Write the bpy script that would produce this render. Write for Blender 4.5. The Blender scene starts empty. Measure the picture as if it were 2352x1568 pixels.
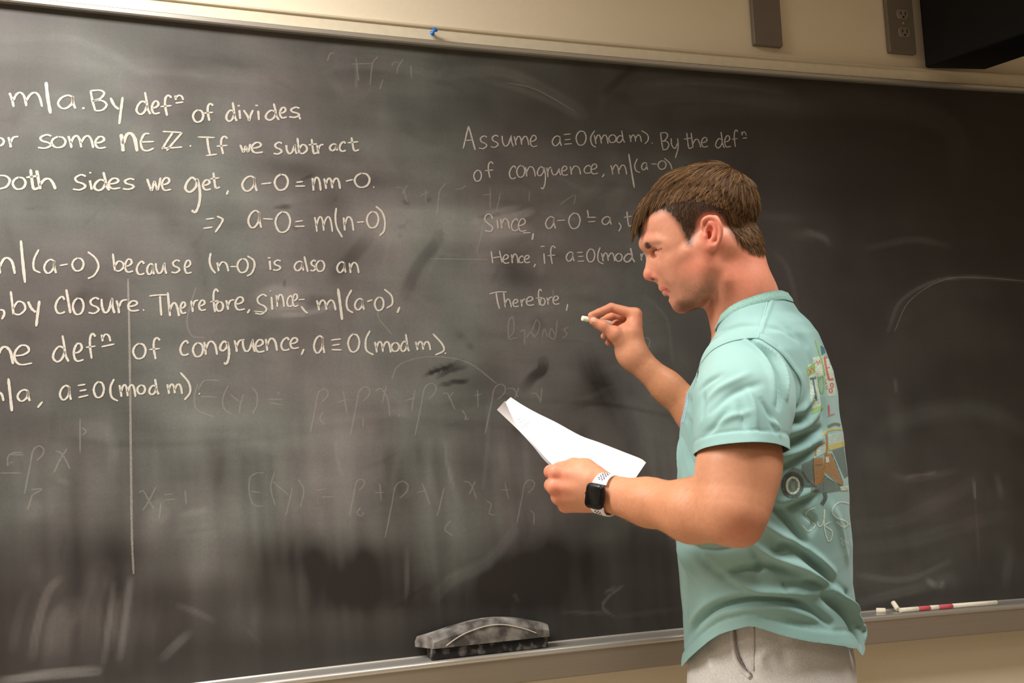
import bpy, bmesh, math, random
import numpy as np
from mathutils import Vector, Matrix
from mathutils.bvhtree import BVHTree
SC = bpy.context.scene
COL = SC.collection
random.seed(7); RNG = np.random.default_rng(7)

# ------------------------------------------------------------------ camera
FPX, CXP, CYP = 2400.0, 1176.0, 784.0
def _n(v): v = np.asarray(v, float); return v / np.linalg.norm(v)
EZ = _n((-796.0, -20020.0, FPX))                 # world up, in camera axes (u right, v down, w forward)
EX = _n((7586.0, -14.0, FPX)); EX = _n(EX - EZ * EX.dot(EZ))
EY = _n(np.cross(EZ, EX))                        # into the board wall
if EY[2] < 0: EY = -EY
R = np.array([EX, EY, EZ])                       # camera axes -> world axes
def ray(px, py):
    return R @ np.array([(px - CXP) / FPX, (py - CYP) / FPX, 1.0])
_a, _b = ray(1700, 170), ray(1700, 1435)         # board height there is 1.2 m
CAMD = 1.20 / (_a[2] / _a[1] - _b[2] / _b[1])    # distance camera - board plane
TRAY_Z = 0.92
CAMZ = TRAY_Z - CAMD * _b[2] / _b[1]
CAM = np.array([0.0, -CAMD, CAMZ])
def P(px, py, w):                                # point seen at a pixel, at depth w in front of the camera
    return CAM + ray(px, py) * w
def W(px, py, y=0.0):                            # point on a plane parallel to the board
    r = ray(px, py); return CAM + r * ((y + CAMD) / r[1])
def proj(p):                                     # world (N,3) -> px, py, w
    q = (np.asarray(p) - CAM) @ R
    return q[..., 0] / q[..., 2] * FPX + CXP, q[..., 1] / q[..., 2] * FPX + CYP, q[..., 2]
def dirc(u, v, w): return R @ np.array([u, v, w], float)

cd = bpy.data.cameras.new('camera'); cam = bpy.data.objects.new('camera', cd); COL.objects.link(cam)
cd.sensor_width = 36.0; cd.lens = 36.0 * FPX / 2352.0; cd.clip_start = 0.05
M = Matrix.Identity(4)
cu, cv, cw = R @ np.array([1., 0, 0]), R @ np.array([0, -1., 0]), R @ np.array([0, 0, -1.])
for i in range(3):
    M[i][0], M[i][1], M[i][2], M[i][3] = cu[i], cv[i], cw[i], CAM[i]
cam.matrix_world = M
SC.camera = cam

# ------------------------------------------------------------------ light and exposure
SC.view_settings.view_transform = 'Standard'; SC.view_settings.look = 'None'
SC.view_settings.exposure = 0.0; SC.view_settings.gamma = 1.0; SC.view_settings.use_curve_mapping = False
wd = bpy.data.worlds.new('world'); SC.world = wd; wd.use_nodes = True
wd.node_tree.nodes['Background'].inputs[0].default_value = (0.9, 0.85, 0.78, 1)
wd.node_tree.nodes['Background'].inputs[1].default_value = 0.14
CEIL = 2.78
def area(name, loc, sx, sy, power, col, aim=None, spread=180):
    l = bpy.data.lights.new(name, 'AREA'); l.shape = 'RECTANGLE'; l.size = sx; l.size_y = sy
    l.energy = power; l.color = col; l.spread = math.radians(spread)
    o = bpy.data.objects.new(name, l); COL.objects.link(o); o.location = loc
    if aim is not None:
        o.rotation_euler = (Vector(aim) - Vector(loc)).to_track_quat('-Z', 'Y').to_euler()
    return o
WARM = (1.0, 0.965, 0.915)
LIGHTS = [('ceiling_lamp_light', (-1.1, -0.62, CEIL - 0.06), 2.0, 0.3, 84, 160),
          ('ceiling_lamp_light', (1.20, -1.25, CEIL - 0.06), 0.9, 0.6, 20.5, 112),
          ('ceiling_lamp_light', (-0.9, -2.7, CEIL - 0.06), 1.2, 0.6, 17, 150),
          ('ceiling_lamp_light', (1.6, -4.4, CEIL - 0.06), 1.2, 0.6, 10, 140)]
for nm, loc, sx, sy, pw, spr in LIGHTS: area(nm, loc, sx, sy, pw, WARM, None, spr)

# ------------------------------------------------------------------ helpers
def srgb(r, g, b):
    f = lambda c: (c / 255.0 / 12.92) if c / 255.0 <= 0.04045 else ((c / 255.0 + 0.055) / 1.055) ** 2.4
    return (f(r), f(g), f(b), 1.0)
def mat(name, col, rough=0.6, metal=0.0, nscale=0, namt=0.0, bump=0.0, bscale=200, attr=None, sss=0.0, spec=0.5, coat=0.0, stretch=None):
    m = bpy.data.materials.new(name); m.use_nodes = True
    nt = m.node_tree; N = nt.nodes; L = nt.links; b = N['Principled BSDF']
    b.inputs['Base Color'].default_value = col; b.inputs['Roughness'].default_value = rough
    b.inputs['Metallic'].default_value = metal; b.inputs['Specular IOR Level'].default_value = spec
    b.inputs['Coat Weight'].default_value = coat
    if sss:
        b.inputs['Subsurface Weight'].default_value = sss
        b.inputs['Subsurface Radius'].default_value = (0.012, 0.005, 0.003)
        b.inputs['Subsurface Scale'].default_value = 0.6
    tc = N.new('ShaderNodeTexCoord'); mp = N.new('ShaderNodeMapping'); L.new(tc.outputs['Object'], mp.inputs[0])
    if stretch: mp.inputs['Scale'].default_value = stretch
    src = None
    if attr:
        a = N.new('ShaderNodeAttribute'); a.attribute_name = attr; src = a.outputs['Color']
    if namt:
        no = N.new('ShaderNodeTexNoise'); no.inputs['Scale'].default_value = nscale; no.inputs['Detail'].default_value = 6
        L.new(mp.outputs[0], no.inputs['Vector'])
        mr = N.new('ShaderNodeMapRange'); mr.inputs[1].default_value = 0.25; mr.inputs[2].default_value = 0.75
        mr.inputs[3].default_value = 1 - namt; mr.inputs[4].default_value = 1 + namt
        L.new(no.outputs[0], mr.inputs[0])
        mx = N.new('ShaderNodeMix'); mx.data_type = 'RGBA'; mx.blend_type = 'MULTIPLY'; mx.inputs[0].default_value = 1
        if src is not None: L.new(src, mx.inputs[6])
        else: mx.inputs[6].default_value = col
        cb = N.new('ShaderNodeCombineColor')
        for k in range(3): L.new(mr.outputs[0], cb.inputs[k])
        L.new(cb.outputs[0], mx.inputs[7]); src = mx.outputs[2]
    if src is not None: L.new(src, b.inputs['Base Color'])
    if bump:
        nb = N.new('ShaderNodeTexNoise'); nb.inputs['Scale'].default_value = bscale; nb.inputs['Detail'].default_value = 4
        L.new(mp.outputs[0], nb.inputs['Vector'])
        bp = N.new('ShaderNodeBump'); bp.inputs['Strength'].default_value = 1.0; bp.inputs['Distance'].default_value = bump
        L.new(nb.outputs[0], bp.inputs['Height']); L.new(bp.outputs[0], b.inputs['Normal'])
    return m
def tag(o, label=None, cat=None, group=None, kind=None):
    if label: o['label'] = label
    if cat: o['category'] = cat
    if group: o['group'] = group
    if kind: o['kind'] = kind
    return o
def empty(name, loc, label=None, cat=None, group=None):
    o = bpy.data.objects.new(name, None); COL.objects.link(o); o.location = tuple(loc); o.empty_display_size = 0.05
    return tag(o, label, cat, group)
def link(name, me, m, parent=None, smooth=True):
    o = bpy.data.objects.new(name, me); COL.objects.link(o)
    if m is not None: me.materials.append(m)
    if smooth and len(me.polygons): me.polygons.foreach_set('use_smooth', np.ones(len(me.polygons), bool))
    if parent is not None:
        o.parent = parent; o.matrix_parent_inverse = Matrix.Translation(parent.location).inverted() if parent.parent is None else Matrix.Identity(4)
    return o
# meshes are written in world coordinates; parents are unrotated empties/meshes
def np_mesh(name, V, F, m, parent=None, smooth=True, colors=None, cname='col'):
    V = np.asarray(V, np.float32); F = np.asarray(F, np.int32)
    me = bpy.data.meshes.new(name)
    k = F.shape[1]
    me.vertices.add(len(V)); me.vertices.foreach_set('co', V.ravel())
    me.loops.add(F.size); me.loops.foreach_set('vertex_index', F.ravel())
    me.polygons.add(len(F)); me.polygons.foreach_set('loop_start', np.arange(0, F.size, k, dtype=np.int32))
    me.update(calc_edges=True)
    if colors is not None:
        ca = me.color_attributes.new(cname, 'FLOAT_COLOR', 'POINT')
        c4 = np.ones((len(V), 4), np.float32); c4[:, :colors.shape[1]] = colors
        ca.data.foreach_set('color', c4.ravel())
    return link(name, me, m, parent, smooth)
def bm_obj(name, bm, m, parent=None, smooth=False, bevel=0.0, seg=2):
    if bevel:
        bmesh.ops.bevel(bm, geom=list(bm.edges), offset=bevel, segments=seg, affect='EDGES', profile=0.5, clamp_overlap=True)
    bmesh.ops.recalc_face_normals(bm, faces=bm.faces)
    me = bpy.data.meshes.new(name); bm.to_mesh(me); bm.free()
    o = link(name, me, m, parent, smooth)
    return o
def box_bm(bm, lo, hi, mtx=None):
    g = bmesh.ops.create_cube(bm, size=1.0)['verts']
    lo, hi = Vector(lo), Vector(hi); c = (lo + hi) / 2; d = hi - lo
    for v in g:
        v.co = Vector((v.co.x * d.x + c.x, v.co.y * d.y + c.y, v.co.z * d.z + c.z))
        if mtx is not None: v.co = mtx @ v.co
    return bm
def box(name, lo, hi, m, parent=None, bevel=0.0, mtx=None):
    return bm_obj(name, box_bm(bmesh.new(), lo, hi, mtx), m, parent, False, bevel)
def catmull(pts, n=6):
    p = np.asarray(pts, float)
    if len(p) < 3:
        t = np.linspace(0, 1, n + 1)[:, None]; return p[0] * (1 - t) + p[-1] * t
    q = np.vstack([2 * p[0] - p[1], p, 2 * p[-1] - p[-2]]); out = []
    for i in range(len(p) - 1):
        p0, p1, p2, p3 = q[i], q[i + 1], q[i + 2], q[i + 3]
        for t in np.linspace(0, 1, n, endpoint=False):
            out.append(0.5 * (2 * p1 + (p2 - p0) * t + (2 * p0 - 5 * p1 + 4 * p2 - p3) * t * t + (3 * p1 - p0 - 3 * p2 + p3) * t ** 3))
    out.append(p[-1]); return np.array(out)
def tube(pts, rad, seg=10, caps=True, flat=None):
    """tube mesh arrays along 3-D points; flat=(vector, factor) squashes it along a direction"""
    pts = np.asarray(pts, float); n = len(pts); rad = np.ones(n) * rad if np.isscalar(rad) else np.asarray(rad)
    T = np.gradient(pts, axis=0); T /= np.linalg.norm(T, axis=1)[:, None] + 1e-12
    up = np.array([0, 0, 1.0]); 
    if abs(T[0].dot(up)) > 0.9: up = np.array([1.0, 0, 0])
    V = []; u = up
    for i in range(n):
        u = u - T[i] * u.dot(T[i]); u /= np.linalg.norm(u); w = np.cross(T[i], u)
        for k in range(seg):
            a = 2 * math.pi * k / seg
            d = (u * math.cos(a) + w * math.sin(a)) * rad[i]
            if flat is not None: d = d - flat[0] * d.dot(flat[0]) * (1 - flat[1])
            V.append(pts[i] + d)
    F = [(i * seg + k, i * seg + (k + 1) % seg, (i + 1) * seg + (k + 1) % seg, (i + 1) * seg + k) for i in range(n - 1) for k in range(seg)]
    if caps:
        V.append(pts[0]); V.append(pts[-1]); a, b = n * seg, n * seg + 1
        for k in range(seg):
            F.append((a, (k + 1) % seg, k, k)); F.append((b, (n - 1) * seg + k, (n - 1) * seg + (k + 1) % seg, (n - 1) * seg + (k + 1) % seg))
    return V, F
def py_obj(name, V, F, m, parent=None, smooth=True):
    me = bpy.data.meshes.new(name)
    F = [tuple(dict.fromkeys(f)) for f in F]
    me.from_pydata([tuple(v) for v in V], [], F); me.update()
    return link(name, me, m, parent, smooth)
def tube_obj(name, pts, rad, m, parent=None, seg=10, flat=None):
    V, F = tube(pts, rad, seg, True, flat); return py_obj(name, V, F, m, parent)
def sweep(path, prof, name, m, parent=None, smooth=False):
    """extrude a closed (y, z) profile along a path on the wall (x, z offsets)"""
    V, F = [], []; k = len(prof)
    for (x, z) in path:
        for (py_, pz) in prof: V.append((x, py_, z + pz))
    for i in range(len(path) - 1):
        for j in range(k):
            F.append((i * k + j, i * k + (j + 1) % k, (i + 1) * k + (j + 1) % k, (i + 1) * k + j))
    F.append(tuple(range(k))); F.append(tuple((len(path) - 1) * k + j for j in reversed(range(k))))
    return py_obj(name, V, F, m, parent, smooth)
# ------------------------------------------------------------------ room
m_wall = mat('wall_paint', srgb(240, 226, 202), 0.85, nscale=3, namt=0.03, bump=0.0004, bscale=500)
m_ceil = mat('ceiling_paint', srgb(225, 220, 210), 0.9, nscale=40, namt=0.05)
m_floor = mat('floor_tile', srgb(170, 158, 140), 0.5, nscale=12, namt=0.12)
m_lampframe = mat('lamp_frame', srgb(235, 235, 230), 0.5)
XL, XR, YB = -3.4, 4.4, -6.2
def struct(o): o['kind'] = 'structure'; return o
struct(box('wall_front', (XL, 0.0, 0), (XR, 0.12, CEIL), m_wall))
struct(box('wall_left', (XL - 0.12, YB, 0), (XL, 0.12, CEIL), m_wall))
struct(box('wall_right', (XR, YB, 0), (XR + 0.12, 0.12, CEIL), m_wall))
struct(box('wall_back', (XL, YB - 0.12, 0), (XR, YB, CEIL), m_wall))
struct(box('floor', (XL, YB, -0.1), (XR, 0.0, 0), m_floor))
struct(box('ceiling', (XL, YB, CEIL), (XR, 0.12, CEIL + 0.1), m_ceil))
struct(box('baseboard_front', (XL, -0.015, 0), (XR, 0, 0.10), mat('vinyl_base', srgb(70, 60, 52), 0.5)))
for i, (nm, loc, sx, sy, pw, spr) in enumerate(LIGHTS):
    o = empty('ceiling_light', (loc[0], loc[1], CEIL), ('ceiling light over the left part of the blackboard', 'ceiling light over the standing man', 'ceiling light behind and left of the viewpoint', 'ceiling light at the back of the classroom on the right')[i], 'light', 'ceiling light panels')
    bm = bmesh.new()
    for a, b in (((-sx/2-.03, -sy/2-.03), (sx/2+.03, -sy/2)), ((-sx/2-.03, sy/2), (sx/2+.03, sy/2+.03)), ((-sx/2-.03, -sy/2), (-sx/2, sy/2)), ((sx/2, -sy/2), (sx/2+.03, sy/2))):
        box_bm(bm, (loc[0]+a[0], loc[1]+a[1], CEIL-.05), (loc[0]+b[0], loc[1]+b[1], CEIL))
    bm_obj('frame', bm, m_lampframe, o)

# ------------------------------------------------------------------ blackboard
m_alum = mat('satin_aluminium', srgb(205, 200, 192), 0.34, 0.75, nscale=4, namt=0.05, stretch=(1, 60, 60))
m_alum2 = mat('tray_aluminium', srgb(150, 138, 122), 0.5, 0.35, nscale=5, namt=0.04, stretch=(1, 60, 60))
m_band = mat('cork_rail', srgb(224, 212, 188), 0.75, nscale=60, namt=0.05)
BX0, BX1 = -1.75, 3.35
ZT = W(1700, 170)[2]; BY = -0.018                           # board face plane
def WB(px, py): return W(px, py, BY)
TOPE = [(-250, -22), (0, 3), (510, 54), (700, 74), (1200, 125), (1340, 139), (1680, 168), (2352, 211), (2600, 226)]
BOTE = [(-100, 1631), (440, 1571), (900, 1509), (1230, 1472), (1566, 1438), (1970, 1401.5), (2352, 1372), (2600, 1354)]
def edge_path(E, y):
    p = [W(px, py, y) for px, py in E]; x = np.array([q[0] for q in p]); z = np.array([q[2] for q in p])
    c = np.polyfit(x, z, 2); xs = np.linspace(BX0, BX1, 40)
    z0, z1 = np.polyval(c, x[0]), np.polyval(c, x[-1])
    zz = np.where(xs < x[0], z0, np.where(xs > x[-1], z1, np.polyval(c, xs)))
    return list(zip(xs, zz))
board = empty('blackboard', ((BX0 + BX1) / 2, 0, 1.5), 'long dark slate blackboard covered in white chalk handwriting and eraser smears', 'blackboard')
tp = edge_path(TOPE, BY - 0.008); bp_ = edge_path(BOTE, BY)

# --- dust map on the writing surface (metres on the board plane)
RES = 0.0045
gx = np.arange(BX0, BX1, RES); zlo = min(z for _, z in bp_) - 0.01; zhi = max(z for _, z in tp) + 0.01
gz = np.arange(zlo, zhi, RES); GX, GZ = np.meshgrid(gx, gz, indexing='ij')
pxg, pyg, _ = proj(np.stack([GX, np.full_like(GX, BY), GZ], -1))      # only to read the smears off the photograph
cols = [-250, 0, 250, 500, 750, 1000, 1250, 1500, 1750, 2000, 2250, 2600]
rows = [0, 100, 250, 400, 550, 700, 850, 1000, 1150, 1300, 1400, 1500]
TGT = np.array([
 [.28,.30,.26,.18,.14,.12,.08,.05,.03,.02,.02,.02],
 [.35,.38,.36,.30,.26,.26,.22,.12,.05,.03,.02,.02],
 [.42,.46,.50,.50,.46,.38,.22,.14,.08,.04,.02,.02],
 [.42,.46,.50,.60,.60,.50,.40,.30,.12,.06,.04,.03],
 [.40,.42,.52,.62,.66,.62,.46,.38,.20,.12,.06,.04],
 [.36,.40,.50,.62,.62,.58,.50,.40,.18,.12,.08,.05],
 [.34,.38,.48,.58,.60,.56,.50,.40,.16,.12,.08,.05],
 [.30,.34,.50,.62,.62,.50,.48,.38,.18,.16,.14,.08],
 [.34,.38,.44,.62,.60,.52,.50,.40,.22,.22,.18,.10],
 [.26,.30,.34,.50,.46,.44,.30,.26,.22,.26,.20,.10],
 [.14,.16,.20,.26,.24,.20,.14,.14,.16,.18,.16,.08],
 [.06,.08,.10,.10,.08,.06,.06,.08,.12,.14,.12,.06]])
def bilin(tab, X, Y):
    fx = np.interp(X, cols, np.arange(len(cols))); fy = np.interp(Y, rows, np.arange(len(rows)))
    i = np.clip(fx.astype(int), 0, len(cols) - 2); j = np.clip(fy.astype(int), 0, len(rows) - 2)
    u = fx - i; v = fy - j; u = u * u * (3 - 2 * u); v = v * v * (3 - 2 * v)
    return (tab[j, i] * (1-u) * (1-v) + tab[j, i+1] * u * (1-v) + tab[j+1, i] * (1-u) * v + tab[j+1, i+1] * u * v)
DUST = bilin(TGT, pxg, pyg)
def vnoise(X, Y, seed):
    r = np.random.default_rng(seed); g = r.random((64, 64))
    i = np.floor(X).astype(int); j = np.floor(Y).astype(int); u = X - i; v = Y - j
    u = u*u*(3-2*u); v = v*v*(3-2*v); a = g[i % 64, j % 64]; b = g[(i+1) % 64, j % 64]; c = g[i % 64, (j+1) % 64]; d = g[(i+1) % 64, (j+1) % 64]
    return a*(1-u)*(1-v) + b*u*(1-v) + c*(1-u)*v + d*u*v
DUST += (vnoise(GX*7, GZ*7, 1) - .5) * .20 * DUST / .4 + (vnoise(GX*19+GZ*6, GZ*19, 2) - .5) * .13 * DUST / .4
DUST += ((vnoise(GX*34, GZ*4+GX*3, 3) - .5) * .42 + (vnoise(GX*80+GZ*5, GZ*5, 6) - .5) * .26) * DUST * np.clip((pyg - 940) / 120, 0, 1) * np.clip((2352 - pxg) / 900, .3, 1)
DUST += (vnoise(GX*6, GZ*45+GX*4, 4) - .5) * .14 * DUST * np.clip((700 - pyg) / 300, 0, 1)
def smear(pts, width, amp, soft=0.5, scatter=0.0):
    """eraser or finger smear along a curve: width in px, amp added dust (negative wipes)"""
    q = np.array([WB(*p) for p in catmull(pts, 6)])[:, [0, 2]]; w = width / 1030.0 / 2
    x0, z0 = q.min(0) - w * 2; x1, z1 = q.max(0) + w * 2
    i0, i1 = np.searchsorted(gx, [x0, x1]); j0, j1 = np.searchsorted(gz, [z0, z1])
    if i1 <= i0 or j1 <= j0: return
    X, Z = GX[i0:i1, j0:j1], GZ[i0:i1, j0:j1]; D = np.full(X.shape, 9.0); S = np.zeros(X.shape)
    for k in range(len(q) - 1):
        a, b = q[k], q[k+1]; ab = b - a; t = np.clip(((X-a[0])*ab[0] + (Z-a[1])*ab[1]) / (ab.dot(ab) + 1e-12), 0, 1)
        d = np.hypot(X - a[0] - t*ab[0], Z - a[1] - t*ab[1]); S = np.where(d < D, (k + t) / (len(q) - 1), S); D = np.minimum(D, d)
    f = np.clip((w * (1 + soft) - D) / (w * 2 * soft + 1e-9), 0, 1); f = f*f*(3-2*f)
    f *= 0.75 + 0.5 * vnoise(D * 260, S * 3, int(abs(pts[0][0])) % 97)
    DUST[i0:i1, j0:j1] += amp * f * (np.sin(np.pi * np.clip(S * .96 + .02, 0, 1)) ** 0.35)
def blob(px, py, rx, ry, amp, ang=0):
    c = WB(px, py); u = (GX - c[0]) * 1030 / rx; v = -(GZ - c[2]) * 1030 / ry
    if ang: ca, sa = math.cos(math.radians(ang)), math.sin(math.radians(ang)); U = (GX-c[0])*1030; V_ = -(GZ-c[2])*1030; u = (U*ca+V_*sa)/rx; v = (-U*sa+V_*ca)/ry
    np.add(DUST, amp * np.exp(-(u*u + v*v)), out=DUST)
# broad wiped and dusty areas, bottom lobes
for b in [(700,1300,420,60,-.10),(620,1280,150,60,-.12),(330,1290,90,80,-.12),(430,1230,80,70,.16),(120,1290,160,60,-.06),(900,1340,180,60,-.18),(1010,1310,70,50,.14),(800,1330,60,50,-.16),
          (700,1270,70,45,-.14),(1170,1330,120,50,-.14),(1250,1250,60,60,-.08),(1400,1290,120,60,-.12),(560,1200,120,50,.10),(470,1290,60,40,.10),(980,1010,160,20,.05),
          (960,500,130,26,.22),(1110,540,90,20,.18),(900,540,80,30,.10),(700,400,50,30,-.14),(640,380,60,20,-.12),(330,470,60,28,-.08),(200,430,90,22,-.10),(560,330,70,40,-.08),
          (840,420,40,16,-.14),(760,470,30,30,-.08),(1110,870,70,30,-.08),(1010,600,80,50,-.08),(940,600,60,40,.06),(1180,600,40,60,-.16),(1190,640,60,30,-.12),(1330,560,50,30,-.06),
          (620,1000,150,24,.08),(860,960,200,24,.05),(500,960,90,18,.10),(240,1010,70,60,-.06),(60,1180,60,30,.06),(120,1150,30,30,.05),(1230,1330,90,60,-.06),(1180,1000,160,30,-.05),
          (1370,880,60,60,-.16),(1290,930,60,40,.08),(1440,1080,60,100,-.12),(2060,970,20,60,.05),(2010,1050,50,30,.08),(1930,1190,60,30,.05),(2150,1180,60,40,.06),
          (1480,500,50,20,.05),(1860,540,50,12,.10),(1800,500,50,10,.05),(2170,1330,40,16,.10),(1900,1420,90,8,.06)]:
    blob(*b[:4], b[4] * 1.5, *b[5:])
for s in [([(0,95),(120,100),(230,135),(330,190)],70,.07,.6),([(0,90),(150,88),(250,120),(340,175)],14,.05,.6),([(420,175),(520,172),(640,190),(700,215)],30,.06,.6),
          ([(440,110),(560,105),(680,140)],50,.05,.6),([(755,130),(850,130),(940,140),(1000,150)],54,.12,.3),([(860,190),(1000,195),(1100,190)],44,.05,.5),
          ([(1000,170),(1150,165),(1260,210),(1340,260)],26,.09,.5),([(1100,180),(1220,215),(1330,270)],12,.08,.5),([(1470,215),(1600,205),(1720,215),(1810,228)],56,.06,.15),([(1480,195),(1620,192),(1800,212)],7,.07,.4),
          ([(1560,262),(1700,240),(1900,250)],40,.04,.6),([(1700,250),(2000,240),(2180,290),(2200,400)],60,.03,.6),
          ([(880,530),(1000,500),(1130,510)],46,.12,.5),([(1010,520),(1000,560),(960,610),(930,680)],24,-.16,.5),([(880,620),(900,540),(960,520),(1010,560),(980,640)],9,.06,.6),
          ([(850,540),(800,600),(760,640)],26,-.14,.5),([(770,700),(700,720),(600,725)],10,.2,.5),([(590,690),(640,672),(690,680)],34,.16,.4),([(590,715),(650,705),(700,705)],14,.22,.5),([(700,690),(760,690)],20,-.12,.5),
          ([(1110,525),(1180,500),(1220,485)],16,.30,.5),([(1115,505),(1190,490)],12,.28,.5),([(1120,490),(1190,476)],12,.22,.5),([(1140,530),(1215,525)],26,.22,.5),([(1085,510),(1105,505)],10,.2,.5),([(1100,500),(1150,492)],8,-.2,.5),
          ([(910,518),(925,522),(935,512),(955,516)],9,-.34,.3),([(916,538),(918,542)],8,-.34,.3),([(925,460),(940,470)],7,-.22,.4),([(985,455),(985,462)],10,-.2,.4),
          ([(985,855),(1010,845),(1060,830)],13,-.22,.3),([(975,862),(1000,852),(1040,838)],8,-.22,.3),([(1005,866),(1030,852),(1070,842)],10,-.24,.3),([(990,850),(1050,826)],5,.14,.4),([(1013,884),(1040,878),(1072,874)],9,-.26,.3),
          ([(1050,765),(1065,775)],12,-.12,.5),([(1075,790),(1085,800)],12,-.12,.5),([(1248,830),(1245,850),(1225,865),(1205,890)],22,-.22,.35),([(1160,690),(1170,700)],14,-.1,.6),
          ([(820,150),(820,200)],4,.16,.5),([(1230,730),(1240,760)],24,-.10,.6),([(630,476),(668,474)],7,-.26,.3),([(770,456),(772,460)],6,-.2,.3),([(672,520),(682,526)],8,-.2,.4),([(690,415),(720,400)],6,-.14,.5),
          ([(650,640),(655,660)],4,-.2,.4),([(300,840),(302,1000),(300,1180)],60,-.05,.8),([(252,990),(260,1030),(258,1080)],18,.10,.5),([(190,985),(230,990),(255,1000)],30,.08,.6),
          ([(20,1050),(60,1080),(40,1170)],50,.05,.6),([(130,1100),(160,1110)],10,.12,.5),([(60,1170),(100,1175)],30,.08,.6),
          ([(355,1200),(370,1170),(385,1160)],36,.18,.6),([(420,1180),(480,1170)],12,.12,.5),([(420,1225),(500,1210)],8,-.08,.5),
          ([(75,1510),(85,1440),(110,1360),(135,1330)],14,.14,.5),([(85,1510),(95,1450),(120,1370)],60,.05,.6),([(130,1510),(140,1430),(165,1400)],44,.14,.35),([(205,1500),(212,1400),(235,1310)],44,.09,.5),
          ([(240,1520),(250,1420),(262,1340)],10,.16,.5),([(255,1480),(262,1410),(270,1370)],20,.13,.5),([(276,1510),(290,1400),(300,1330)],12,.22,.5),([(285,1520),(300,1420),(310,1300)],30,.06,.6),
          ([(30,1490),(40,1430),(60,1360)],14,.06,.6),([(0,1565),(80,1552),(150,1545),(225,1540)],15,.4,.35),([(375,1510),(405,1480),(432,1455)],16,.14,.4),([(410,1390),(450,1405),(490,1425)],10,.12,.6),([(560,1440),(600,1478)],5,.05,.5),
          ([(700,1240),(690,1300),(700,1380)],30,.06,.6),([(935,1260),(935,1330),(932,1380)],8,.12,.6),([(1180,1220),(1120,1290),(1040,1330),(1000,1370)],24,.10,.6),([(1030,1015),(1035,1100),(1060,1170)],12,.07,.5),([(985,1010),(990,1100),(1010,1170)],12,.07,.5),
          ([(1020,1010),(1030,1080),(1045,1120)],5,.12,.5),([(770,1010),(775,1060),(790,1100)],6,.09,.5),([(870,1020),(880,1120)],14,.06,.5),([(960,1020),(970,1110)],16,-.08,.5),([(1150,1000),(1160,1080)],20,.06,.5),([(1205,980),(1215,1130)],14,.07,.5),([(1120,930),(1120,1010),(1110,1120)],8,.09,.5),
          ([(640,1000),(645,1110)],24,.05,.5),([(450,960),(460,1150)],40,.04,.5),([(640,960),(680,1200)],50,-.04,.5),([(120,1010),(380,1020),(640,1000),(900,965),(1180,980)],14,-.06,.6),([(560,1010),(640,1035)],20,.06,.6),
          ([(1350,820),(1370,870),(1450,1000)],50,-.10,.6),([(1560,960),(1400,930),(1200,920)],10,-.08,.6),
          ([(1990,570),(2100,550),(2180,565)],16,.05,.6),([(2040,760),(2070,690),(2150,645),(2240,637),(2352,645)],8,.12,.5),([(2045,770),(2080,710),(2160,665),(2280,660)],60,.03,.7),([(2000,900),(2080,820),(2200,760),(2350,790)],110,.025,.7),
          ([(2010,990),(2120,950),(2250,940),(2352,985)],40,.05,.7),([(2080,1095),(2150,1085)],6,.14,.5),([(2050,1090),(2100,1100),(2200,1080)],14,.05,.6),([(2235,1100),(2240,1145)],6,.16,.5),([(2290,1090),(2300,1140)],16,.08,.5),([(2320,1260),(2310,1340)],24,.05,.6),([(2240,1150),(2250,1300)],6,.05,.6),
          ([(1960,1210),(2080,1190),(2250,1100)],30,.05,.6),([(1965,1260),(2100,1240),(2300,1180)],30,.04,.6),([(1970,1320),(2080,1330),(2180,1290)],12,.10,.6),([(1975,1350),(2080,1335),(2200,1270)],60,.04,.6),([(1970,1385),(2050,1365),(2140,1345)],20,.08,.6),
          ([(2130,1332),(2150,1345)],14,.22,.5),([(2160,1340),(2165,1345)],18,.2,.5),([(2055,870),(2058,900)],8,.10,.5),([(1780,580),(1810,620),(1830,700),(1826,760)],12,.05,.6),([(1850,530),(1890,545),(1905,560)],14,.12,.6),
          ([(1430,1345),(1395,1372),(1385,1395),(1410,1415)],5,.25,.5),([(1390,1360),(1410,1350)],6,.2,.5),([(1290,1405),(1400,1408)],6,.10,.6),([(1180,1362),(1190,1380)],6,.14,.5),([(1420,1415),(1560,1398)],10,.05,.6),
          ([(1130,440),(1220,450)],30,.05,.6),([(1330,460),(1380,420)],24,.07,.6),([(1440,420),(1400,480)],30,.05,.6),([(1160,590),(1230,550)],14,.05,.6),([(1480,680),(1530,730),(1545,830)],6,.10,.5)]:
    smear(s[0], s[1], s[2] * (1.5 if s[0][0][0] < 1700 else 2.0), *s[3:])
r_ = random.Random(5)
for i in range(300):                                       # fine scratchy scrubs
    x = r_.uniform(0, 1500); y = r_.uniform(120, 1400); L_ = r_.uniform(30, 120); a = r_.uniform(-.5, .5) if y < 950 else r_.uniform(1.3, 1.9)
    if r_.random() < .3: a = r_.uniform(0, 3.1)
    smear([(x, y), (x + L_*.5*math.cos(a), y + L_*.5*math.sin(a) + r_.uniform(-5, 5)), (x + L_*math.cos(a), y + L_*math.sin(a))], r_.uniform(3, 26), r_.uniform(-.08, .08) * (1.0 if y < 1250 else .6), .6)
DUST = np.clip(DUST, 0, 1.0)
nx, nz = GX.shape
V = np.stack([GX, np.full_like(GX, BY), GZ], -1).reshape(-1, 3)
ii, jj = np.meshgrid(np.arange(nx - 1), np.arange(nz - 1), indexing='ij'); b0 = (ii * nz + jj).ravel()
F = np.stack([b0, b0 + nz, b0 + nz + 1, b0 + 1], -1)
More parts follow.
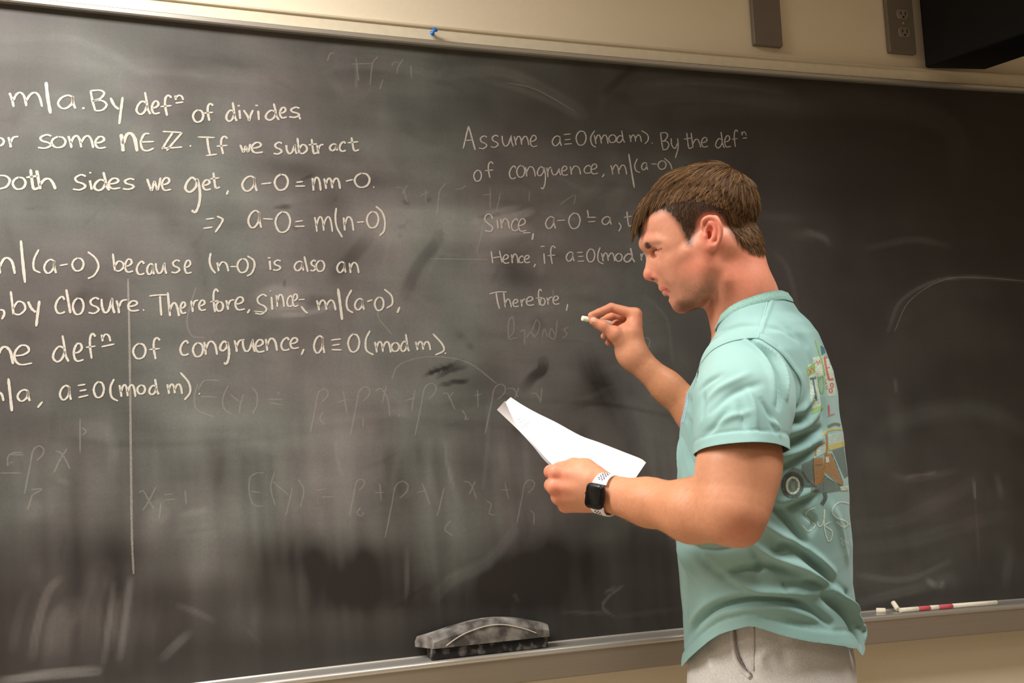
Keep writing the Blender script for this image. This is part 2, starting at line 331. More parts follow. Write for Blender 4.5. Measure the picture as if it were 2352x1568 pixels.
# board material: slate with chalk dust
m_board = bpy.data.materials.new('slate_with_chalk_dust'); m_board.use_nodes = True
nt = m_board.node_tree; N = nt.nodes; L = nt.links; pb = N['Principled BSDF']
at = N.new('ShaderNodeAttribute'); at.attribute_name = 'col'
tc = N.new('ShaderNodeTexCoord')
def nz_(scale, st, det=4):
    mp = N.new('ShaderNodeMapping'); mp.inputs['Scale'].default_value = st; L.new(tc.outputs['Object'], mp.inputs[0])
    n = N.new('ShaderNodeTexNoise'); n.inputs['Scale'].default_value = scale; n.inputs['Detail'].default_value = det; L.new(mp.outputs[0], n.inputs['Vector']); return n
n1 = nz_(260, (1, 1, 1), 2); n2 = nz_(30, (1, 1, .12)); n3 = nz_(30, (.1, 1, 1.2)); n4 = nz_(9, (1, 1, 1), 6)
def mth(op, a, b, c=None):
    m_ = N.new('ShaderNodeMath'); m_.operation = op
    for k, v in enumerate((a, b, c)):
        if v is None: continue
        if hasattr(v, 'is_output'): L.new(v, m_.inputs[k])
        else: m_.inputs[k].default_value = v
    return m_.outputs[0]
s = mth('ADD', mth('MULTIPLY', n1.outputs[0], .35), mth('MULTIPLY', n2.outputs[0], .35))
s = mth('ADD', s, mth('MULTIPLY', n3.outputs[0], .35)); s = mth('ADD', s, mth('MULTIPLY', n4.outputs[0], .5))
s = mth('ADD', mth('MULTIPLY', mth('SUBTRACT', s, .775), .9), 1.0)
dn = mth('MULTIPLY', at.outputs['Fac'], s)
dn = mth('MULTIPLY', dn, 0.285)
mx = N.new('ShaderNodeMix'); mx.data_type = 'RGBA'; L.new(dn, mx.inputs[0])
n5 = nz_(2.6, (1, 1, 1), 3); mr5 = N.new('ShaderNodeMapRange'); mr5.inputs[1].default_value = .42; mr5.inputs[2].default_value = .58; L.new(n5.outputs[0], mr5.inputs[0])
mc5 = N.new('ShaderNodeMix'); mc5.data_type = 'RGBA'; L.new(mr5.outputs[0], mc5.inputs[0]); mc5.inputs[6].default_value = srgb(222, 213, 209); mc5.inputs[7].default_value = srgb(211, 217, 208)
L.new(mc5.outputs[2], mx.inputs[7])
mx.inputs[6].default_value = srgb(38, 32, 30)
L.new(mx.outputs[2], pb.inputs['Base Color']); pb.inputs['Roughness'].default_value = 0.55; pb.inputs['Specular IOR Level'].default_value = 0.35
bs = np_mesh('slate_surface', V, F, m_board, board, False, DUST.reshape(-1, 1).repeat(3, 1))
# solid slab behind the face
box('backing', (BX0, BY + 0.001, zlo + .01), (BX1, 0.0, zhi - .005), mat('board_backing', srgb(60, 55, 50), 0.8), board)
# frame rail on top: lip strip, groove, tan band, upper bead
sweep(tp, [(0, 0.0), (BY-.010, 0.0), (BY-.014, 0.002), (BY-.014, .0085), (BY-.011, .0095), (BY-.011, .0105), (0, .0105)], 'lip_strip', m_alum, board)
sweep(tp, [(0, .0106), (BY+.004, .0106), (BY+.004, .015), (0, .015)], 'groove', mat('groove_shadow_gap', srgb(120, 112, 102), .6, .3), board)
sweep(tp, [(0, .0151), (BY-.003, .0151), (BY-.003, .0385), (0, .0385)], 'cork_band', m_band, board)
sweep(tp, [(0, .0386), (BY-.004, .0386), (BY-.007, .040), (BY-.007, .0435), (BY-.004, .046), (0, .0465)], 'top_bead', mat('rail_bead', srgb(214, 200, 176), .5, .1), board)
# chalk tray
TD = 0.066
zz = TRAY_Z - bp_[20][1]
trp = bp_
sweep(trp, [(0, -0.002), (BY-.004, -.002), (BY-.006, -.004), (BY-.0545, -.0065), (BY-.0545, -.0085), (0, -.0085)], 'tray_shelf', m_alum, board)
lip = [(BY-.055 + .0065*math.cos(a), -.0105 + .0065*math.sin(a)) for a in np.linspace(0, 2*math.pi, 14, endpoint=False)]
sweep(trp, lip, 'tray_lip', m_alum, board, True)
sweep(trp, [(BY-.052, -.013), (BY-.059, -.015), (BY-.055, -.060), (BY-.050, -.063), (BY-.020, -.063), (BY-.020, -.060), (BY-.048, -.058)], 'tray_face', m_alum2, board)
for zoff in (): pass

# --- handwriting: chalk ribbons lying on the slate
def chalk_mat(name, col, lo, hi, scale):
    m = bpy.data.materials.new(name); m.use_nodes = True; nt = m.node_tree; N = nt.nodes; L = nt.links; b = N['Principled BSDF']
    b.inputs['Base Color'].default_value = col; b.inputs['Roughness'].default_value = .95; b.inputs['Specular IOR Level'].default_value = .1
    tc = N.new('ShaderNodeTexCoord'); n = N.new('ShaderNodeTexNoise'); n.inputs['Scale'].default_value = scale; n.inputs['Detail'].default_value = 3
    L.new(tc.outputs['Object'], n.inputs['Vector']); mr = N.new('ShaderNodeMapRange')
    mr.inputs[1].default_value = .38; mr.inputs[2].default_value = .60; mr.inputs[3].default_value = lo; mr.inputs[4].default_value = hi
    L.new(n.outputs[0], mr.inputs[0]); L.new(mr.outputs[0], b.inputs['Alpha']); return m
m_chalk = chalk_mat('chalk_line', srgb(228, 220, 208), .45, .98, 2600)
m_chalk2 = chalk_mat('chalk_line_light_hand', srgb(222, 212, 202), .30, .86, 2600)
m_ghost = chalk_mat('rubbed_out_chalk', srgb(205, 198, 188), .04, .26, 1400)
G = {
'a': [[(.85,.12),(.55,0),(.2,.2),(.02,.6),(.2,.95),(.5,.95),(.8,.6),(.85,.12)],[(.85,.08),(.88,.6),(1,1)]],
'd': [[(.72,.5),(.4,.42),(.1,.6),(0,.85),(.25,1),(.55,.9),(.78,.6)],[(.6,0),(.72,.4),(.8,.75),(1,1)]],
'o': [[(.5,0),(.15,.2),(0,.55),(.2,.92),(.5,1),(.85,.85),(1,.45),(.8,.1),(.42,.03)]],
'm': [[(0,.05),(.08,.5),(.13,1)],[(.1,.6),(.22,.15),(.34,.04),(.45,.3),(.52,.95)],[(.5,.6),(.65,.15),(.8,.05),(.92,.35),(1,1)]],
'n': [[(0,.05),(.08,.5),(.13,1)],[(.1,.6),(.35,.1),(.6,.02),(.85,.3),(1,1)]],
'e': [[(.1,.55),(.5,.5),(.82,.3),(.7,.05),(.35,.05),(.06,.4),(.1,.8),(.4,1),(1,.92)]],
's': [[(.95,.1),(.6,0),(.2,.2),(.3,.45),(.75,.6),(.9,.8),(.5,1),(0,.95)]],
'i': [[(.3,0),(.5,.5),(.7,1)]], 'l': [[(0,0),(.5,.5),(1,1)]],
'f': [[(1,.12),(.7,0),(.45,.15),(.42,.5),(.6,1)],[(0,.55),(1,.5)]],
't': [[(.35,0),(.45,.5),(.6,.95),(1,.9)],[(0,.4),(.95,.32)]],
'h': [[(0,0),(.1,.5),(.2,1)],[(.15,.8),(.4,.5),(.65,.45),(.85,.65),(1,1)]],
'r': [[(0,.1),(.15,.5),(.25,1)],[(.2,.6),(.5,.15),(1,.05)]],
'c': [[(.95,.2),(.7,0),(.25,.2),(0,.6),(.2,.95),(.6,1),(1,.9)]],
'u': [[(0,.1),(.05,.6),(.25,.95),(.55,.8),(.8,.1)],[(.8,.05),(.85,.6),(1,1)]],
'w': [[(0,.1),(.2,.7),(.35,1),(.55,.3),(.75,.95),(.9,.6),(1,0)]],
'v': [[(0,0),(.45,.6),(.6,1),(.75,.5),(1,0)]],
'y': [[(0,.03),(.3,.3),(.68,.45)],[(1,0),(.85,.5),(.72,1)]],
'b': [[(0,0),(.1,.5),(.2,1)],[(.15,.75),(.5,.45),(.9,.52),(1,.78),(.6,1),(.2,.96)]],
'g': [[(.8,.1),(.45,0),(.1,.15),(0,.33),(.3,.42),(.7,.28),(.82,.05)],[(.82,.03),(1,.4),(.95,.75),(.7,1),(.42,.95)]],
'B': [[(0,0),(.12,.5),(.3,1)],[(0,.02),(.6,0),(.85,.15),(.6,.4),(.12,.52)],[(.12,.52),(.7,.5),(1,.7),(.75,.95),(.3,1)]],
}
CR = {'A': (0,150,3.92), 'B': (400,180,3.92), 'C': (0,530,3.646), 'D': (420,540,3.675), 'E': (1040,260,3.266), 'F': (1480,260,4.704),
      'Z': (0,0,1), 'G': (600,820,2.45), 'K': (0,900,2.347), 'H': (700,60,3.675), 'I': (860,400,5.88)}
def strokes(cr, items):
    ox, oy, sc = CR[cr]; out = []
    for it in items:
        if isinstance(it[0], str):
            x0, y0, x1, y1 = it[1:5]; wd_ = it[5] if len(it) > 5 else 1.0
            for st in G[it[0]]: out.append(([(ox + (x0 + u*(x1-x0))/sc, oy + (y0 + v*(y1-y0))/sc) for u, v in st], wd_))
        else:
            wd_ = 1.0; pts = it
            if isinstance(it[-1], float): wd_ = it[-1]; pts = it[:-1]
            out.append(([(ox + x/sc, oy + y/sc) for x, y in pts], wd_))
    return out
layer = [0]
def write(sts, width, m, name='chalk_writing', yoff=0.0006):
    V, F = [], []; layer[0] += 1; rr = random.Random(layer[0])
    for pts, wd_ in sts:
        c = catmull(pts, 7 if len(pts) > 2 else 5); q = np.array([W(x, y, BY - yoff - 0.00002 * (layer[0] % 7)) for x, y in c])
        T = np.gradient(q, axis=0); T /= np.linalg.norm(T, axis=1)[:, None] + 1e-12
        S = np.cross(T, [0, 1, 0]); n = len(q)
        for i in range(n):
            # broad-edged chalk: thicker on downstrokes
            w_ = width * wd_ / 1030 / 2 * (0.80 + 0.35 * abs(T[i][2])) * rr.uniform(.86, 1.12)
            if i in (0, n - 1): w_ *= .6
            V.append(q[i] + S[i] * w_); V.append(q[i] - S[i] * w_)
        b = len(V) - 2 * n
        for i in range(n - 1): F.append((b+2*i, b+2*i+1, b+2*i+3, b+2*i+2))
    return py_obj(name, V, F, m, board, False)
eq3 = lambda a, b, c, d, e, f: [[a, b], [c, d], [e, f]]
WR = []
WR.append((5.2, m_chalk, strokes('A', [('m',85,240,380,375),[(415,150),(430,290),(455,435),1.35],('a',520,270,680,390),[(740,388),(762,384),1.2],('B',815,225,960,410),('y',995,285,1105,530,1.15),
  ('d',1230,240,1355,440),('e',1365,320,1440,435),('f',1445,270,1545,455),('n',1575,270,1650,312,.9),[(1580,340),(1652,330)],('o',1738,400,1830,510),('f',1835,345,1920,500)]) +
  strokes('B', [('d',470,215,565,385),('i',582,285,600,365),[(570,247),(592,245)],('v',625,285,710,380),('i',752,290,768,375),[(730,243),(755,245)],('d',825,225,945,375),('e',950,260,1015,355),('s',1035,260,1135,350),[(1125,345),(1138,368)]])))
WR.append((5.2, m_chalk, strokes('A', [('o',-60,650,35,725),('r',75,635,165,740),('s',340,625,470,745),('o',465,640,590,740),('m',615,630,840,745),('e',855,640,955,745),('n',1090,610,1235,775,1.5),
  [(1345,615),(1300,620),(1268,690),(1285,755),(1330,768),(1385,745)],[(1270,690),(1388,686)],[(1465,595),(1550,600),(1640,605)],[(1555,605),(1505,680),(1460,755)],[(1640,605),(1570,685),(1500,768)],[(1460,745),(1550,742),(1640,735)],[(1708,728),(1722,724)],
  [(1780,645),(1935,650)],[(1865,650),(1875,730),(1890,800)],[(1855,812),(1955,800)],('f',1950,640,2050,800)]) +
  strokes('B', [('w',595,590,685,662),('e',695,575,800,670),('s',895,575,975,680),('u',1010,590,1105,680),('b',1110,535,1195,675),('t',1210,545,1290,680),('r',1285,590,1345,680),('a',1400,590,1470,650),('c',1490,570,1545,655),('t',1560,530,1665,655)])))
WR.append((5.2, m_chalk, strokes('A', [[(0,990),(55,998),(88,1035),(60,1090),(0,1112)],('o',115,1005,230,1115),('t',235,935,350,1120,1.2),('h',330,945,500,1115,1.2),('s',655,985,780,1120),('i',795,1035,840,1120),[(803,968),(822,966)],('d',850,960,985,1125,1.1),('e',975,1015,1085,1110),('s',1105,1020,1215,1115),
  ('w',1325,1010,1445,1125),('e',1455,1010,1540,1125),('g',1670,1010,1800,1320,1.15),('e',1825,1030,1900,1120),('t',1890,965,1980,1110),[(2055,1125),(2040,1165)]]) if False else
  strokes('A', [[(0,990),(55,998),(88,1035),(60,1090),(0,1112)],('o',115,1005,230,1115),('t',235,935,350,1120,1.2),('h',330,945,500,1115,1.2),('s',655,985,780,1120),('i',795,1035,840,1120),[(803,968),(822,966)],('d',850,960,985,1125,1.1),('e',975,1015,1085,1110),('s',1105,1020,1215,1115),
  ('w',1325,1010,1445,1125),('e',1455,1010,1540,1125),('g',1670,1010,1800,1320,1.15),('e',1825,1030,1900,1120),('t',1890,965,1980,1110),[(2055,1125),(2040,1165)]]) +
  strokes('B', [('a',610,880,745,1015),[(785,950),(875,940)],('o',905,860,1025,1005),[(1100,935),(1160,928)],[(1090,970),(1180,968)],('n',1245,890,1320,1010),('m',1350,895,1495,995),[(1545,925),(1610,910)],('o',1625,850,1760,980),[(1793,980),(1803,977)]])))
WR.append((4.8, m_chalk, strokes('B', [[(285,1268),(360,1258)],[(262,1350),(345,1338)],[(385,1240),(425,1258),(438,1275),(415,1320),(370,1385)],('a',665,1190,785,1345),[(800,1262),(890,1268)],('o',912,1195,1045,1385),[(1090,1290),(1160,1280)],[(1085,1332),(1175,1330)],
  ('m',1265,1240,1425,1380,.9),[(1460,1165),(1452,1250),(1465,1340),(1515,1430)],('n',1525,1245,1615,1370),[(1645,1295),(1710,1290)],('o',1735,1195,1840,1345),[(1815,1150),(1870,1200),(1897,1280),(1890,1370),(1850,1415)]])))
WR.append((4.6, m_chalk, strokes('C', [('n',-20,225,125,360,1.2),[(175,80),(190,250),(210,435),1.3],[(325,155),(285,240),(285,320),(340,352)],('a',368,240,470,355),[(500,290),(570,278)],('o',605,225,700,335),[(735,175),(800,230),(825,300),(790,370),(735,400)],
  ('b',945,190,1035,335),('e',1045,235,1115,345),('c',1145,255,1210,365),('a',1230,275,1290,365),('u',1305,260,1395,360),('s',1435,245,1510,350),('e',1545,245,1605,355),[(1765,185),(1755,250),(1770,310),(1805,355)]]) +
  strokes('D', [('n',290,225,385,305),[(400,265),(455,265)],('o',460,195,550,315),[(545,175),(595,210),(605,260),(580,320),(540,345)],('i',728,215,745,293),[(715,190),(740,192)],('s',760,210,830,295),('a',940,220,1020,300),('l',1025,178,1055,310),('s',1075,212,1125,300),('o',1125,212,1195,305),('a',1300,225,1375,315),('n',1405,230,1485,320)])))
WR.append((4.8, m_chalk, strokes('C', [[(0,660),(30,668),(35,700),(15,740)],('b',90,505,210,700),('y',235,585,330,800,1.2),('c',465,550,545,690),('l',555,490,590,690,1.1),('o',610,560,700,700),('s',740,560,835,690),('u',850,555,960,690,1.1),('r',975,570,1065,690),('e',1070,585,1165,670),[(1198,665),(1208,660)],
  [(1250,545),(1320,537),(1400,535)],[(1340,545),(1345,630),(1352,710)],('h',1405,515,1500,715,1.1),('e',1510,595,1560,690),('r',1600,575,1660,680),('e',1665,580,1725,665)]) +
  strokes('D', [('f',230,455,300,650),('o',280,560,340,640),('r',365,540,435,630),('e',440,520,525,630),[(565,625),(545,658)],('s',610,500,715,665,.9),('i',742,520,762,630),[(735,470),(742,472)],('n',790,500,855,605,.9),('c',880,510,925,600,.9),('e',925,495,975,600,.9),[(975,545),(1030,540),.8],[(600,640),(700,650),.7],
  [(1000,600),(1030,640),(1055,658)],('m',1130,545,1290,635),[(1310,450),(1328,580),(1345,715),1.4],[(1425,460),(1385,540),(1390,620),(1437,655)],('a',1450,535,1530,630),[(1555,560),(1600,545)],('o',1620,520,1695,635),[(1700,455),(1760,510),(1767,580),(1720,615)],[(1830,605),(1810,655),1.2]])))
WR.append((4.9, m_chalk, strokes('C', [('n',-40,970,110,1115,1.2),('e',115,955,270,1120),('d',445,875,575,1095),('e',615,940,700,1090),('f',720,860,800,1070),('n',850,865,925,925,.9),[(850,970),(960,947)],('o',1115,940,1220,1070),('f',1250,895,1340,1075),('c',1510,920,1580,1040)]) +
  strokes('D', [('o',85,905,170,1025),('n',180,895,290,1010),('g',315,895,390,1085,1.1),('r',435,875,520,985),('u',505,870,610,985),('e',610,880,690,985),('n',700,870,795,975),('c',830,865,900,970),('e',905,865,980,955),[(1022,960),(1000,1010)],('a',1105,850,1195,995),
  [(1250,885),(1335,875)],[(1260,930),(1325,920)],[(1255,965),(1342,968)],('o',1395,830,1490,985),[(1580,805),(1545,880),(1550,970),(1610,1010)],('m',1620,895,1755,990),('o',1760,905,1825,980),('d',1840,835,1910,980),('m',1965,895,2090,970),[(2110,830),(2190,920),(2200,975),(2130,1010)],[(2212,992),(2220,1000)]])))
WR.append((4.7, m_chalk, strokes('C', [('n',-60,1350,30,1425),[(70,1235),(85,1370),(100,1510),1.2],('a',145,1330,250,1425),[(355,1430),(315,1480)],('a',500,1295,595,1415),[(650,1295),(715,1285)],[(665,1340),(725,1330)],[(655,1395),(740,1375)],('o',785,1260,870,1395),[(955,1240),(925,1310),(935,1390),(988,1425)],
  ('m',1000,1285,1135,1390),('o',1150,1290,1215,1365),('d',1250,1240,1330,1370),('m',1400,1280,1525,1365),[(1510,1185),(1580,1270),(1592,1350),(1545,1415)],[(1665,1360),(1673,1367)]])))
WR.append((3.6, m_chalk2, strokes('E', [[(78,265),(98,180),(118,95)],[(118,95),(145,190),(168,275),1.2],[(85,205),(145,200)],('s',195,170,260,265),('s',285,165,345,255),('u',370,160,455,250),('m',460,170,570,240),('e',580,165,635,250),('a',745,170,815,245),[(830,160),(885,155)],[(840,200),(885,195)],[(835,232),(895,228)],
  ('o',925,130,1000,240),[(1065,130),(1035,180),(1045,235),(1075,255)],('m',1060,160,1165,230),('o',1170,160,1225,220),('d',1230,130,1290,220),('m',1325,160,1415,215),[(1415,130),(1460,160),(1465,200),(1440,230)],[(1492,225),(1500,224)]]) +
  strokes('F', [('B',175,210,265,395),[(290,270),(295,340),(330,380),(360,320)],[(360,270),(365,370),(335,485)],('t',425,210,520,385),('h',505,210,610,370),('e',615,260,690,365),('d',770,200,865,375),('e',865,240,935,365),('f',945,180,1010,365),('n',1050,200,1100,240,.9),[(1060,270),(1110,265)]])))
WR.append((3.6, m_chalk2, strokes('E', [('o',158,425,215,510),('f',240,365,305,485),('c',425,395,475,490),('o',480,390,540,480),('n',545,400,620,475),('g',635,400,695,565),('r',705,400,740,480),('u',740,410,812,465),('e',815,395,865,465),('n',880,395,960,460),('c',985,390,1035,450),('e',1035,380,1090,455),[(1138,455),(1120,480)],
  ('m',1185,385,1305,460),[(1320,305),(1340,430),(1362,560),1.3],[(1385,340),(1365,390),(1375,430),(1405,445)],('a',1415,370,1462,425),[(1490,380),(1530,380)],('o',1540,355,1600,420)]) + strokes('F', [[(215,485),(275,540),(300,605)]])))
WR.append((3.8, m_chalk2, strokes('E', [[(300,790),(280,758),(250,765),(240,800),(270,830),(298,855),(285,885),(240,880)],('i',328,800,345,865),('n',360,790,425,865),('c',440,790,490,880),('e',490,790,555,885),[(525,897),(585,895)],[(605,900),(595,950),1.4],('a',695,775,770,865),[(780,805),(845,800)],('o',870,745,955,865),
  [(1005,780),(1075,780)],[(1015,815),(1070,810)],[(1010,725),(1018,780)],('a',1118,775,1190,835),[(1245,820),(1262,850),(1245,885)],('t',1285,735,1345,850)])))
WR.append((3.8, m_chalk2, strokes('E', [[(288,1035),(300,1125),1.1],[(350,1030),(370,1120),1.1],[(295,1085),(360,1075)],('e',375,1060,425,1125),('n',440,1055,490,1125),('c',495,1070,530,1120),('e',535,1065,580,1120),[(620,1130),(608,1155)],('i',678,1050,695,1130),[(658,1000),(690,997)],('f',710,995,770,1130),
  ('a',850,1040,910,1110),[(930,1045),(975,1042)],[(940,1075),(980,1072)],[(935,1110),(985,1108)],('o',1005,1015,1065,1115),[(1105,1005),(1088,1060),(1095,1110),(1130,1130)],('m',1115,1045,1215,1110),('o',1220,1050,1270,1110),('d',1285,1010,1365,1115,1.2),('n',1410,1050,1455,1105)])))
WR.append((3.8, m_chalk2, strokes('E', [[(275,1355),(335,1340),(405,1340)],[(325,1345),(335,1410),(350,1465),1.1],('h',382,1345,440,1455),('e',450,1395,495,1450),('r',510,1390,545,1450),('e',550,1375,610,1440),('f',625,1320,668,1440),('o',655,1385,692,1440),('r',705,1375,748,1435),('e',750,1370,800,1432),[(862,1430),(852,1482),1.1]])))
def words(sts, gap):
    """group strokes into written words by the gaps between them"""
    it = [[[s], min(p[0] for p in s[0]), max(p[0] for p in s[0]), min(p[1] for p in s[0]), max(p[1] for p in s[0])] for s in sts]
    ch = True
    while ch:
        ch = False
        for i in range(len(it)):
            for j in range(i + 1, len(it)):
                a, b = it[i], it[j]
                if a[1] - gap < b[2] and b[1] - gap < a[2] and a[3] - 30 < b[4] and b[3] - 30 < a[4]:
                    it[i] = [a[0] + b[0], min(a[1], b[1]), max(a[2], b[2]), min(a[3], b[3]), max(a[4], b[4])]; it.pop(j); ch = True; break
            if ch: break
    return [k[0] for k in it]
for w_, m_, s_ in WR:
    for wd2 in words(s_, 13 if m_ is m_chalk else 10): write(wd2, w_ * (.72 if m_ is m_chalk else .72), m_, 'chalk_word')
beta = lambda x, y, h: [(x-.18*h, y+h), (x-.06*h, y+.4*h), (x, y+.1*h), (x+.12*h, y), (x+.22*h, y+.06*h), (x+.2*h, y+.18*h), (x+.08*h, y+.3*h)]
gh = strokes('Z', [[(505,874),(470,874),(455,895)],[(500,912),(460,910)],[(455,880),(447,910),(452,940),(490,957)],[(524,885),(512,915),(516,940),(532,950)],[(529,905),(549,922)],[(560,905),(552,930),(550,950)],[(580,890),(590,905),(590,930),(580,950)],[(616,917),(650,917)],[(620,925),(650,930)],
  beta(731,893,100),[(742,945),(735,962),(745,974)],[(773,924),(800,917)],[(788,898),(797,950)],beta(825,888,110),[(834,958),(834,982)],[(862,898),(875,893),(890,915),(896,955)],[(888,884),(878,925)],[(917,950),(917,958)],[(930,920),(955,913)],[(953,895),(945,945)],beta(975,880,120),
  [(1018,905),(1028,904),(1045,940)],[(1042,900),(1030,915)],[(1062,942),(1070,955),(1068,962),(1078,961)],[(1090,908),(1105,905)],[(1097,895),(1098,935)],beta(1135,882,115),[(1165,892),(1180,893),(1190,912)],[(1192,890),(1182,915)],[(1220,905),(1232,904),(1243,925)],[(1245,890),(1242,922)],
  [(607,1086),(590,1086),(574,1095)],[(574,1095),(572,1125),(582,1158),(605,1162)],[(577,1128),(598,1131)],[(630,1085),(622,1120),(632,1160)],[(627,1106),(662,1136)],[(672,1118),(665,1150),(656,1185)],[(685,1100),(698,1125),(690,1165)],[(725,1126),(750,1122)],[(740,1141),(768,1141)],
  beta(818,1100,85),[(828,1165),(820,1178),(830,1184),(836,1176)],[(860,1131),(882,1131)],[(872,1110),(876,1150)],beta(908,1105,130),[(957,1131),(980,1126)],[(970,1110),(988,1160)],[(1020,1120),(1008,1170),(1003,1185)],[(1035,1195),(1022,1215),(1040,1230)],[(1065,1105),(1080,1110),(1095,1145)],[(1092,1104),(1078,1135)],[(1118,1150),(1128,1158),(1124,1178),(1138,1183)],
  [(1150,1125),(1172,1125)],[(1160,1110),(1168,1145)],beta(1205,1102,100),[(1218,1172),(1226,1180),(1226,1205)],
  [(320,1130),(330,1128),(342,1150),(354,1168)],[(358,1118),(342,1150),(328,1172)],[(376,1136),(396,1134)],[(378,1148),(402,1146)],[(425,1125),(428,1158)],[(370,1155),(366,1190)],
  [(52,1039),(30,1040),(18,1050),(18,1070)],[(20,1044),(55,1044)],[(22,1062),(32,1062)],beta(76,1024,110),[(72,1124),(96,1123),(75,1136)],[(74,1136),(64,1170)],[(127,1036),(140,1040),(152,1058),(160,1076)],[(154,1030),(138,1055),(124,1085)],[(184,960),(184,1040)],[(188,982),(198,990),(190,999)],[(0,1086),(50,1086)],
  [(808,147),(858,146)],[(818,133),(821,165),(824,185)],[(868,130),(856,145),(852,175),(850,195)],[(900,152),(905,143),(918,144)],[(926,136),(914,155),(912,170)],[(944,150),(945,180)],[(752,140),(758,124),(768,122)],[(880,182),(872,205)],[(1165,190),(1230,205),(1320,255)],
  [(1270,665),(1272,690)],[(1222,760),(1232,735),(1240,745),(1235,765),(1228,772)],[(1168,778),(1168,740),(1178,728),(1180,760),(1168,778),(1190,775)],[(1195,762),(1205,758),(1205,790)],[(1210,775),(1218,762),(1226,772),(1228,775)],[(1245,775),(1250,755),(1258,775)],[(1275,768),(1266,755),(1262,772),(1275,776),(1280,735)],[(1306,752),(1296,756),(1302,768),(1292,776)],
  [(910,432),(922,430),(930,445),(935,465)],[(935,425),(925,445)],[(965,450),(985,440)],[(978,435),(978,465)],[(1024,420),(1010,440),(1005,480),(1002,495)],[(1045,435),(1062,432),(1070,425)],[(1108,448),(1130,446)],[(1126,430),(1126,480)],[(1150,442),(1140,485)],
  [(985,594),(1122,596)],[(1018,528),(1025,535),(1032,536)],[(870,710),(870,730),(900,768)],[(640,900),(640,905)],[(900,870),(915,840),(960,822),(1020,820),(1080,835),(1140,880)],[(450,660),(430,730),(440,770),(470,775)],
  [(1480,775),(1492,780),(1490,800)],[(1285,470),(1320,448),(1318,470)],[(1215,462),(1216,440)],[(1110,520),(1095,580)],[(2240,1105),(2240,1145),.9],[(2055,760),(2090,690),(2170,642),(2260,638),(2352,645),.9]])
for wd2 in words(gh, 14): write(wd2, 2.6, m_ghost, 'rubbed_out_word', .0004)
write(strokes('Z', [[(294,640),(297,760),(299,900),(301,1080),(303,1230),(307,1318)]]), 3.4, chalk_mat('thin_chalk_line', srgb(225, 218, 206), .05, .42, 1500), 'chalk_line', .0004)
# ------------------------------------------------------------------ wall plates, speaker, pin
m_plate = mat('grey_plate', srgb(122, 112, 102), 0.5, 0.15, nscale=30, namt=0.03)
m_black = mat('black_vinyl', srgb(5, 4, 4), 0.6, spec=.2, nscale=80, namt=.1, stretch=(1,1,.1))
def plate(name, label, px0, px1, py1, cat):
    a, b = W(px0, py1, -0.012), W(px1, py1, -0.012); z0 = (a[2] + b[2]) / 2; top = z0 + 0.30
    o = empty(name, ((a[0]+b[0])/2, 0, z0), label, cat)
    bm = box_bm(bmesh.new(), (a[0], -0.014, z0), (b[0], 0.0, top))
    p = bm_obj('cover_plate', bm, m_plate, o, False, 0.003, 3)
    return o, a[0], b[0], z0
p1 = plate('wall_plate', 'blank grey metal raceway cover on the cream wall above the blackboard', 1733, 1798, 105, 'wall plate')
p2, xa, xb, z0 = plate('power_outlet', 'grey wall plate with two electrical sockets beside the black loudspeaker', 2044, 2105, 122, 'outlet')
m_rec = mat('receptacle', srgb(138, 128, 116), 0.45); m_hole = mat('socket_hole', srgb(15, 12, 10), .7)
for (px, py) in ((2073, 33), (2077, 74)):
    c = W(px, py, -0.0145)
    bm = bmesh.new(); ring = []
    for k in range(24):
        t = 2*math.pi*k/24; x = .0165*math.cos(t); z = max(-.012, min(.012, .0165*math.sin(t))); ring.append((x, z))
    f1 = [bm.verts.new((c[0]+x, -0.014, c[2]+z)) for x, z in ring]; f2 = [bm.verts.new((c[0]+x*.93, -0.0165, c[2]+z*.93)) for x, z in ring]
    bm.faces.new(f2)
    for k in range(24): bm.faces.new((f1[k], f1[(k+1) % 24], f2[(k+1) % 24], f2[k]))
    me = bpy.data.meshes.new('receptacle_face'); bmesh.ops.recalc_face_normals(bm, faces=bm.faces); bm.to_mesh(me); bm.free()
    rf = link('socket', me, m_rec, p2, False)
    bm = bmesh.new()
    for dx, dz, w_, h_ in ((-.0062, .002, .0012, .0035), (.0062, .002, .0012, .0045), (0, -.0075, .0022, .0022)):
        box_bm(bm, (c[0]+dx-w_, -.0172, c[2]+dz-h_), (c[0]+dx+w_, -.0160, c[2]+dz+h_))
    bm_obj('slot', bm, m_hole, rf)
sc_ = py_obj('screw', *tube([W(2075, 53, -.0135), W(2075, 53, -.0162)], .003, 10), m_rec, p2)
# loudspeaker: bottom polygon on one height
zb = W(2123, 158, -0.03)[2]
def atz(px, py, z): r = ray(px, py); return CAM + r * ((z - CAM[2]) / r[2])
A = atz(2123, 158, zb); B = atz(2262, 161, zb); Cc = atz(2352, 131, zb)
dv = _n(Cc - B); B2 = B + dv * 0.26; A2 = A + dv * 0.26
spk = empty('loudspeaker', (A + B) / 2, 'black box loudspeaker mounted high on the wall at the right edge', 'speaker')
bm = bmesh.new(); H_ = 0.40
lo = [bm.verts.new(v) for v in (A, B, B2, A2)]; hi = [bm.verts.new((v[0], v[1], zb + H_)) for v in (A, B, B2, A2)]
bm.faces.new(lo); bm.faces.new(hi)
for k in range(4): bm.faces.new((lo[k], lo[(k+1) % 4], hi[(k+1) % 4], hi[k]))
bm_obj('cabinet', bm, m_black, spk, False, .006, 3)
mid = (A2 + B2) / 2; wv = _n(B2 - A2)
bm = bmesh.new(); off = dv * .008; q = [A2 + wv*.012 + off, B2 - wv*.012 + off, B2 - wv*.012 - dv*.002, A2 + wv*.012 - dv*.002]
